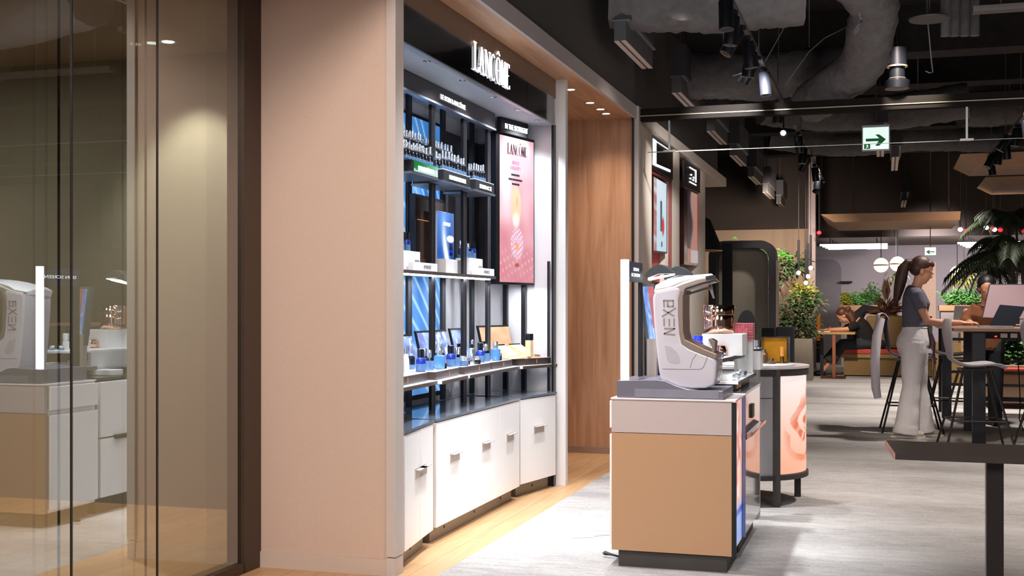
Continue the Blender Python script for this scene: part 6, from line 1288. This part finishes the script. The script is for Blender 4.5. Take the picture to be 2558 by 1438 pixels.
# ================================================================== PEOPLE
def soft(mb, name, mat, parent, voxel=.008, it=4, sub=None):
    """fuse overlapping lofts into one continuous surface"""
    me = mb.mesh(name); bm = bmesh.new(); bm.from_mesh(me); bmesh.ops.recalc_face_normals(bm, faces=bm.faces); bm.to_mesh(me); bm.free()
    o = bpy.data.objects.new('tmp', me); COL.objects.link(o)
    m = o.modifiers.new('r', 'REMESH'); m.mode = 'VOXEL'; m.voxel_size = voxel
    m = o.modifiers.new('s', 'SMOOTH'); m.factor = .5; m.iterations = it
    dg = bpy.context.evaluated_depsgraph_get(); me2 = bpy.data.meshes.new_from_object(o.evaluated_get(dg)); bpy.data.objects.remove(o)
    me2.name = name; me2.materials.clear(); me2.materials.append(mat)
    for p in me2.polygons: p.use_smooth = True
    o = bpy.data.objects.new(name, me2); COL.objects.link(o); o.parent = parent; return o
M_SKIN = pm('skin', '#c08a70', .5, noise=.03); M_HAIR = pm('brown_hair', '#3a211a', .45, noise=.5, nscale=9, stretch=(12, 12, 1), bump=.4)
def hand(mb, wrist, fwd, up, side, s=1.0, curl=.25, thumb=1):
    """palm, four separate bent fingers and a thumb from the side of the palm"""
    w_, f, u = Vector(wrist), Vector(fwd).normalized(), Vector(up).normalized(); r = Vector(side).normalized()
    mb.tube([w_-f*.02*s, w_+f*.02*s, w_+f*.055*s, w_+f*.09*s], [(.024*s, .02*s), (.034*s, .017*s), (.041*s, .014*s), (.038*s, .011*s)], 12)
    for k, (off, L) in enumerate(((-.030, .066), (-.010, .076), (.011, .070), (.030, .055))):
        b = w_+f*.085*s+r*off*s; p1 = b+f*L*.42*s+u*.006*s+r*off*.18*s; p2 = p1+(f*math.cos(curl)-u*math.sin(curl))*L*.34*s+r*off*.08*s; p3 = p2+(f*math.cos(curl*2.2)-u*math.sin(curl*2.2))*L*.28*s
        mb.tube([b, p1, p2, p3], [.0098*s, .0088*s, .0078*s, .0062*s], 8)
    t0 = w_+f*.025*s-r*.028*s*thumb; t1 = t0+(f*.55-r*.7*thumb).normalized()*.035*s-u*.004; t2 = t1+(f*.85-r*.35*thumb).normalized()*.032*s-u*.006*s; t3 = t2+f*.02*s-u*.004*s
    mb.tube([t0, t1, t2, t3], [.014*s, .011*s, .0095*s, .007*s], 8)
def head(mb, c, ax, s=1.0):
    """head with face; ax = forward direction in the x-z plane"""
    f = Vector(ax).normalized(); u = f.cross(Vector((0, 1, 0))).normalized()
    if u.z < 0: u = -u
    l = Vector((0, 1, 0)); c = Vector(c)
    def P(x, y, z): return c+f*x*s+l*y*s+u*z*s
    def el(x, y, z, rx, ry, rz, n=14):
        pr = []
        for i in range(n+1):
            th = PI*i/n; row = []
            for j in range(n): row.append(P(x+rx*math.sin(th)*math.cos(2*PI*j/n), y+ry*math.sin(th)*math.sin(2*PI*j/n), z-rz*math.cos(th)))
            pr.append(row)
        pr[0] = [P(x, y, z-rz)+(q-P(x, y, z-rz))*.02 for q in pr[1]]; pr[-1] = [P(x, y, z+rz)+(q-P(x, y, z+rz))*.02 for q in pr[-2]]
        mb.rings(pr)
    el(-.008, 0, .030, .096, .076, .092); el(.032, 0, -.03, .062, .056, .082); el(.055, 0, -.085, .034, .030, .024)
    el(.098, 0, -.022, .018, .010, .014); mb.tube([P(.085, 0, .02), P(.098, 0, -.005), P(.106, 0, -.024)], [.008*s, .009*s, .009*s], 8)
    el(.086, 0, -.052, .012, .020, .006); el(.083, 0, -.064, .011, .018, .006)
    for sy in (-1, 1):
        el(.072, sy*.030, .008, .016, .016, .010); el(-.002, sy*.078, -.012, .018, .008, .030); el(.078, sy*.03, .026, .012, .018, .006)
    return P
# ---- standing person
Wx, Wy = xat(2285, 12.02), 12.02
wm = thing('person', 'standing person in grey cropped T-shirt and white wide trousers, long brown ponytail, typing at the high table', 'person', (Wx, Wy, 0), .10)
wm['label'] = 'standing person with long ponytail, grey cropped shirt and white trousers, typing at the high table'
b = MB()
b.tube([(.0, 0, .90), (0, 0, 1.0), (-.005, 0, 1.08), (.0, 0, 1.18), (.005, 0, 1.27), (-.01, 0, 1.36), (.0, 0, 1.42)], [(.12, .155), (.105, .14), (.095, .125), (.105, .135), (.108, .15), (.085, .165), (.05, .10)], 20)
b.tube([(.0, 0, 1.39), (.025, 0, 1.45), (.045, 0, 1.52)], [(.055, .06), (.047, .05), (.048, .05)], 14)
AX = (math.cos(-.42), 0, math.sin(-.42)); Ph = head(b, (.065, 0, 1.575), AX, 1.0)
for sy in (-1, 1):
    sh_, elb = (-.005, sy*.165, 1.35), (.085+(.03 if sy > 0 else 0), sy*.205, 1.105)
    wr = (.40+(.04 if sy > 0 else 0), sy*.10+.0, 1.085)
    b.tube([sh_, (.03, sy*.19, 1.24), elb, (.20, sy*.17, 1.085), wr], [.052, .044, .037, .036, .024], 14)
    hand(b, wr, (.985, -sy*.10, -.05), (0, 0, 1), (0, 1 if sy < 0 else -1, 0), .98, .30, -1)
for sy, kx, ax_ in ((-1, -.045, -.10), (1, .05, .085)): b.tube([(0, sy*.08, .92), (kx, sy*.085, .50), (ax_, sy*.09, .10), (ax_+.02, sy*.09, .06)], [.09, .055, .042, .04], 14)
soft(b, 'body', M_SKIN, wm, .0065, 3)
# T-shirt
b = MB(); 
b.tube([(.0, 0, 1.045), (-.003, 0, 1.10), (.0, 0, 1.18), (.012, 0, 1.265), (-.005, 0, 1.35), (-.002, 0, 1.405), (.005, 0, 1.425)], [(.118, .148), (.110, .140), (.118, .148), (.128, .163), (.102, .178), (.078, .135), (.062, .075)], 24)
for sy in (-1, 1): b.tube([(-.01, sy*.13, 1.37), (.0, sy*.175, 1.34), (.022, sy*.195, 1.27), (.036, sy*.203, 1.215)], [.062, .066, .060, .056], 16)
soft(b, 't_shirt', pm('grey_tee', '#55525f', .85, noise=.08, nscale=30), wm, .008, 3)
# trousers with folds
rf2 = random.Random(3)
def leg_path(sy, hipx, knx, hx_):
    P, R = [], []
    for i in range(27):
        f = i/26; z = .90-.865*f
        x = hipx+(knx-hipx)*min(1, f/.5) if f < .5 else knx+(hx_-knx)*(f-.5)/.5
        r = .118 if f < .12 else (.118-.036*(f-.12)/.36 if f < .48 else .082+.034*(f-.48)/.52)
        fold = .0012*math.sin(i*1.1+sy*2)+(.003 if f > .9 else 0)
        P.append((x+.002*math.sin(i*.7+sy), sy*(.075+.02*f), z)); R.append(((r+fold)*1.0, (r*.93+fold)))
    return P, R
b = MB()
b.tube([(.0, 0, 1.035), (-.002, 0, .99), (-.012, 0, .93), (-.022, 0, .87), (-.018, 0, .82), (.0, 0, .78)], [(.112, .142), (.122, .155), (.145, .175), (.150, .182), (.130, .170), (.09, .13)], 24)
for sy, a_, k_, h_ in ((-1, -.015, -.045, -.095), (1, .01, .045, .085)):
    P, R = leg_path(sy, a_, k_, h_); b.tube(P, R, 20)
soft(b, 'trousers', pm('white_denim', '#d9d1d2', .85, noise=.05, nscale=9, bump=1), wm, .0085, 2)
bb = MB(); bb.tube([(.0, 0, 1.030), (0, 0, 1.05)], [(.116, .146), (.113, .143)], 24); soft(bb, 'waistband', pm('white_denim', '#cfc6c8'), wm, .008, 1)
for sy, x0 in ((-1, -.10), (1, .085)):
    s_ = MB(); s_.tube([(x0-.10, sy*.09, .045), (x0-.05, sy*.09, .05), (x0+.04, sy*.09, .05), (x0+.12, sy*.09, .038), (x0+.17, sy*.09, .03)], [(.034, .040), (.042, .046), (.044, .046), (.046, .034), (.03, .022)], 14)
    so = soft(s_, 'shoe', pm('beige_sneaker', '#a89a8c', .7, noise=.15, nscale=30), wm, .008, 2)
    MB().prism([(x0-.135, sy*.09-.035), (x0-.02, sy*.09-.045), (x0+.10, sy*.09-.048), (x0+.185, sy*.09-.02), (x0+.185, sy*.09+.02), (x0+.10, sy*.09+.048), (x0-.02, sy*.09+.045), (x0-.135, sy*.09+.035)], 0.001, .022).build('sole', pm('pale_sole', '#c9c2b8', .6), so, .004)
# hair: cap and ponytail
b = MB()
def hE(x, y, z, rx, ry, rz, n=16):
    R = []
    for i in range(n+1):
        th = max(.03, min(PI-.03, PI*i/n)); R.append([Ph(x+rx*math.sin(th)*math.cos(2*PI*j/n), y+ry*math.sin(th)*math.sin(2*PI*j/n), z-rz*math.cos(th)) for j in range(n)])
    b.rings(R)
hE(-.028, 0, .050, .098, .086, .088); hE(-.05, 0, .0, .068, .078, .07); hE(.03, 0, .088, .055, .066, .035)
pt = [(-.035, 0, 1.66), (-.085, 0, 1.66), (-.125, 0, 1.60), (-.145, 0, 1.50), (-.165, 0, 1.40), (-.185, 0, 1.31), (-.21, 0, 1.23)]
b.tube([Vector(p)+Vector((.02, 0, .0)) for p in pt], [(.03, .03), (.034, .04), (.052, .055), (.058, .06), (.048, .055), (.032, .045), (.008, .012)], 16)
soft(b, 'hair', M_HAIR, wm, .0075, 2)
MB().tube([Ph(.088, -.062, .014), Ph(.104, -.030, .012), Ph(.104, .030, .012), Ph(.088, .062, .014)], .003, 6).tube([Ph(.088, -.062, .014), Ph(.0, -.083, .012)], .002, 6).tube([Ph(.088, .062, .014), Ph(.0, .083, .012)], .002, 6).tube([Ph(.102, -.05, -.012), Ph(.105, -.02, -.012)], .0025, 6).build('glasses', pm('dark_glasses', '#2a2322', .3), wm)
st_ = MB(); st_.tube([(.135, -.12, .98), (.16, -.14, .90), (.15, -.15, .80), (.165, -.14, .70)], [(.012, .004)]*4, 6).tube([(.165, -.14, .70), (.175, -.14, .55), (.195, -.14, .50), (.20, -.14, .56), (.19, -.14, .66)], [(.006, .003)]*5, 6)
st_.build('lanyard_strap', pm('patterned_strap', '#5b2530', .7, noise=.45, nscale=25), wm)
# ---- seated person at the low table
Sx = xat(2168, 22.2); sp = thing('person', 'seated person in black T-shirt with long brown hair writing at the low table', 'person', (Sx, 22.0+.1, 0), PI+.12)
b = MB()
b.tube([(.0, 0, .56), (.03, 0, .70), (.13, 0, .84), (.24, 0, .93)], [(.13, .16), (.12, .15), (.12, .16), (.08, .15)], 16)
b.tube([(.25, 0, .93), (.33, 0, 1.0), (.37, 0, 1.04)], [.055, .05, .05], 10)
Ps = head(b, (.42, 0, 1.065), (math.cos(-.9), 0, math.sin(-.9)), 1.05)
for sy in (-1, 1):
    wr = (.72, sy*.09, .815); b.tube([(.24, sy*.16, .90), (.36, sy*.22, .835), (.45, sy*.20, .825), wr], [.05, .045, .036, .026], 10); hand(b, wr, (.98, -sy*.1, -.06), (0, 0, 1), (0, 1 if sy < 0 else -1, 0), 1.0, .3, -1)
    b.tube([(.02, sy*.09, .57), (.42, sy*.11, .555), (.62, sy*.10, .28), (.80, sy*.09, .07)], [.09, .06, .045, .035], 10)
soft(b, 'body', M_SKIN, sp, .009, 3)
b = MB(); b.tube([(.0, 0, .60), (.03, 0, .70), (.12, 0, .84), (.22, 0, .935)], [(.145, .175), (.135, .165), (.135, .175), (.10, .165)], 16)
for sy in (-1, 1): b.tube([(.20, sy*.14, .90), (.29, sy*.20, .87), (.36, sy*.22, .84)], [.07, .065, .058], 12)
soft(b, 't_shirt', pm('black_tee', '#121114', .9), sp, .01, 3)
b = MB(); b.tube([(-.05, 0, .56), (.1, 0, .57), (.3, 0, .565)], [(.2, .10), (.22, .10), (.2, .09)], 14)
for sy in (-1, 1): b.tube([(.1, sy*.09, .575), (.43, sy*.11, .56), (.55, sy*.10, .42), (.66, sy*.1, .25)], [.11, .095, .10, .12], 14)
soft(b, 'trousers', pm('dark_denim', '#2c3238', .85, noise=.3, nscale=14, bump=.5), sp, .011, 2)
for sy in (-1, 1): s_ = MB(); s_.tube([(.74, sy*.09, .05), (.84, sy*.09, .045), (.96, sy*.09, .03)], [(.04, .045), (.045, .042), (.035, .026)], 10); soft(s_, 'shoe', M_BLK, sp, .01, 2)
b = MB(); Ph = Ps; hE(-.03, 0, .05, .10, .09, .09); hE(-.05, 0, -.01, .07, .085, .08)
b.tube([(.34, 0, 1.12), (.29, 0, 1.05), (.26, 0, .97), (.27, 0, .90)], [(.09, .10), (.09, .11), (.07, .12), (.03, .10)], 12).ball((.33, 0, 1.19), .045, 10)
soft(b, 'hair', pm('warm_brown_hair', '#4a2a1c', .5, noise=.4, stretch=(10, 10, 1)), sp, .009, 2)
# ---- person behind the monitor
Bx = xat(2462, 13.35); bp_ = thing('person', 'dark haired person in brown top, mostly hidden behind the large monitor', 'person', (Bx, 13.38, 0), -PI/2)
b = MB(); b.tube([(-.05, 0, .80), (-.02, 0, 1.0), (.05, 0, 1.18), (.08, 0, 1.26)], [(.12, .17), (.11, .15), (.11, .18), (.06, .12)], 14)
Ps = head(b, (.16, 0, 1.42), (math.cos(-.5), 0, math.sin(-.5)), 1.0); b.tube([(.08, 0, 1.24), (.13, 0, 1.36)], .05, 10)
for sy in (-1, 1):
    b.tube([(.05, sy*.17, 1.2), (.10, sy*.2, 1.08), (.30, sy*.16, 1.075)], [.05, .042, .026], 10); hand(b, (.30, sy*.16, 1.075), (1, 0, -.03), (0, 0, 1), (0, 1 if sy < 0 else -1, 0), .95, .3, -1)
    b.tube([(-.05, sy*.09, .85), (-.03, sy*.1, .48), (-.06, sy*.1, .06)], [.09, .06, .04], 10)
soft(b, 'body', M_SKIN, bp_, .009, 3)
b = MB(); b.tube([(-.05, 0, .82), (-.02, 0, 1.0), (.05, 0, 1.18), (.08, 0, 1.26)], [(.135, .185), (.125, .165), (.125, .19), (.08, .14)], 14)
for sy in (-1, 1): b.tube([(.04, sy*.15, 1.2), (.10, sy*.205, 1.08), (.24, sy*.17, 1.075)], [.062, .056, .04], 12)
soft(b, 'top', pm('rust_top', '#6a3d24', .85), bp_, .01, 3)
b = MB()
for sy in (-1, 1): b.tube([(-.05, sy*.09, .87), (-.03, sy*.1, .48), (-.06, sy*.1, .05)], [.11, .08, .07], 12)
b.tube([(-.05, 0, .9), (-.05, 0, .8)], [(.13, .18), (.12, .17)], 14); soft(b, 'trousers', M_CHB, bp_, .011, 2)
for sy in (-1, 1): s_ = MB(); s_.tube([(-.12, sy*.1, .045), (-.02, sy*.1, .045), (.1, sy*.1, .03)], [(.04, .045), (.045, .042), (.035, .026)], 10); soft(s_, 'shoe', M_BLK, bp_, .01, 2)
b = MB(); Ph = Ps; hE(-.03, 0, .05, .10, .092, .092); hE(-.05, 0, -.01, .07, .09, .09); soft(b, 'hair', pm('black_hair', '#15100f', .5), bp_, .009, 2)
# ---- bags on the bench
bg = thing('black_bag', 'soft black bag lying on the red bench seat beside the seated person', 'bag', (xat(2190, 22.0), 22.12, .478)); b = MB(); b.ball((0, 0, .09), .12, 14, (1.5, .8, .75)).ball((-.1, 0, .12), .09, 12, (1, .8, .8)); soft(b, 'bag', M_CHB, bg, .012, 3)
bg = thing('dark_coat', 'dark coat draped over the bench behind the seated person', 'coat', (xat(2160, 23.0), 23.1, .0)); b = MB(); b.tube([(-.22, 0, .01), (-.2, 0, .7), (-.12, 0, 1.05), (0, 0, 1.18), (.25, 0, 1.16)], [(.10, .12), (.12, .12), (.11, .12), (.09, .12), (.06, .12)], 14); soft(b, 'coat', pm('navy_coat', '#191b22', .9, noise=.3), bg, .014, 3)
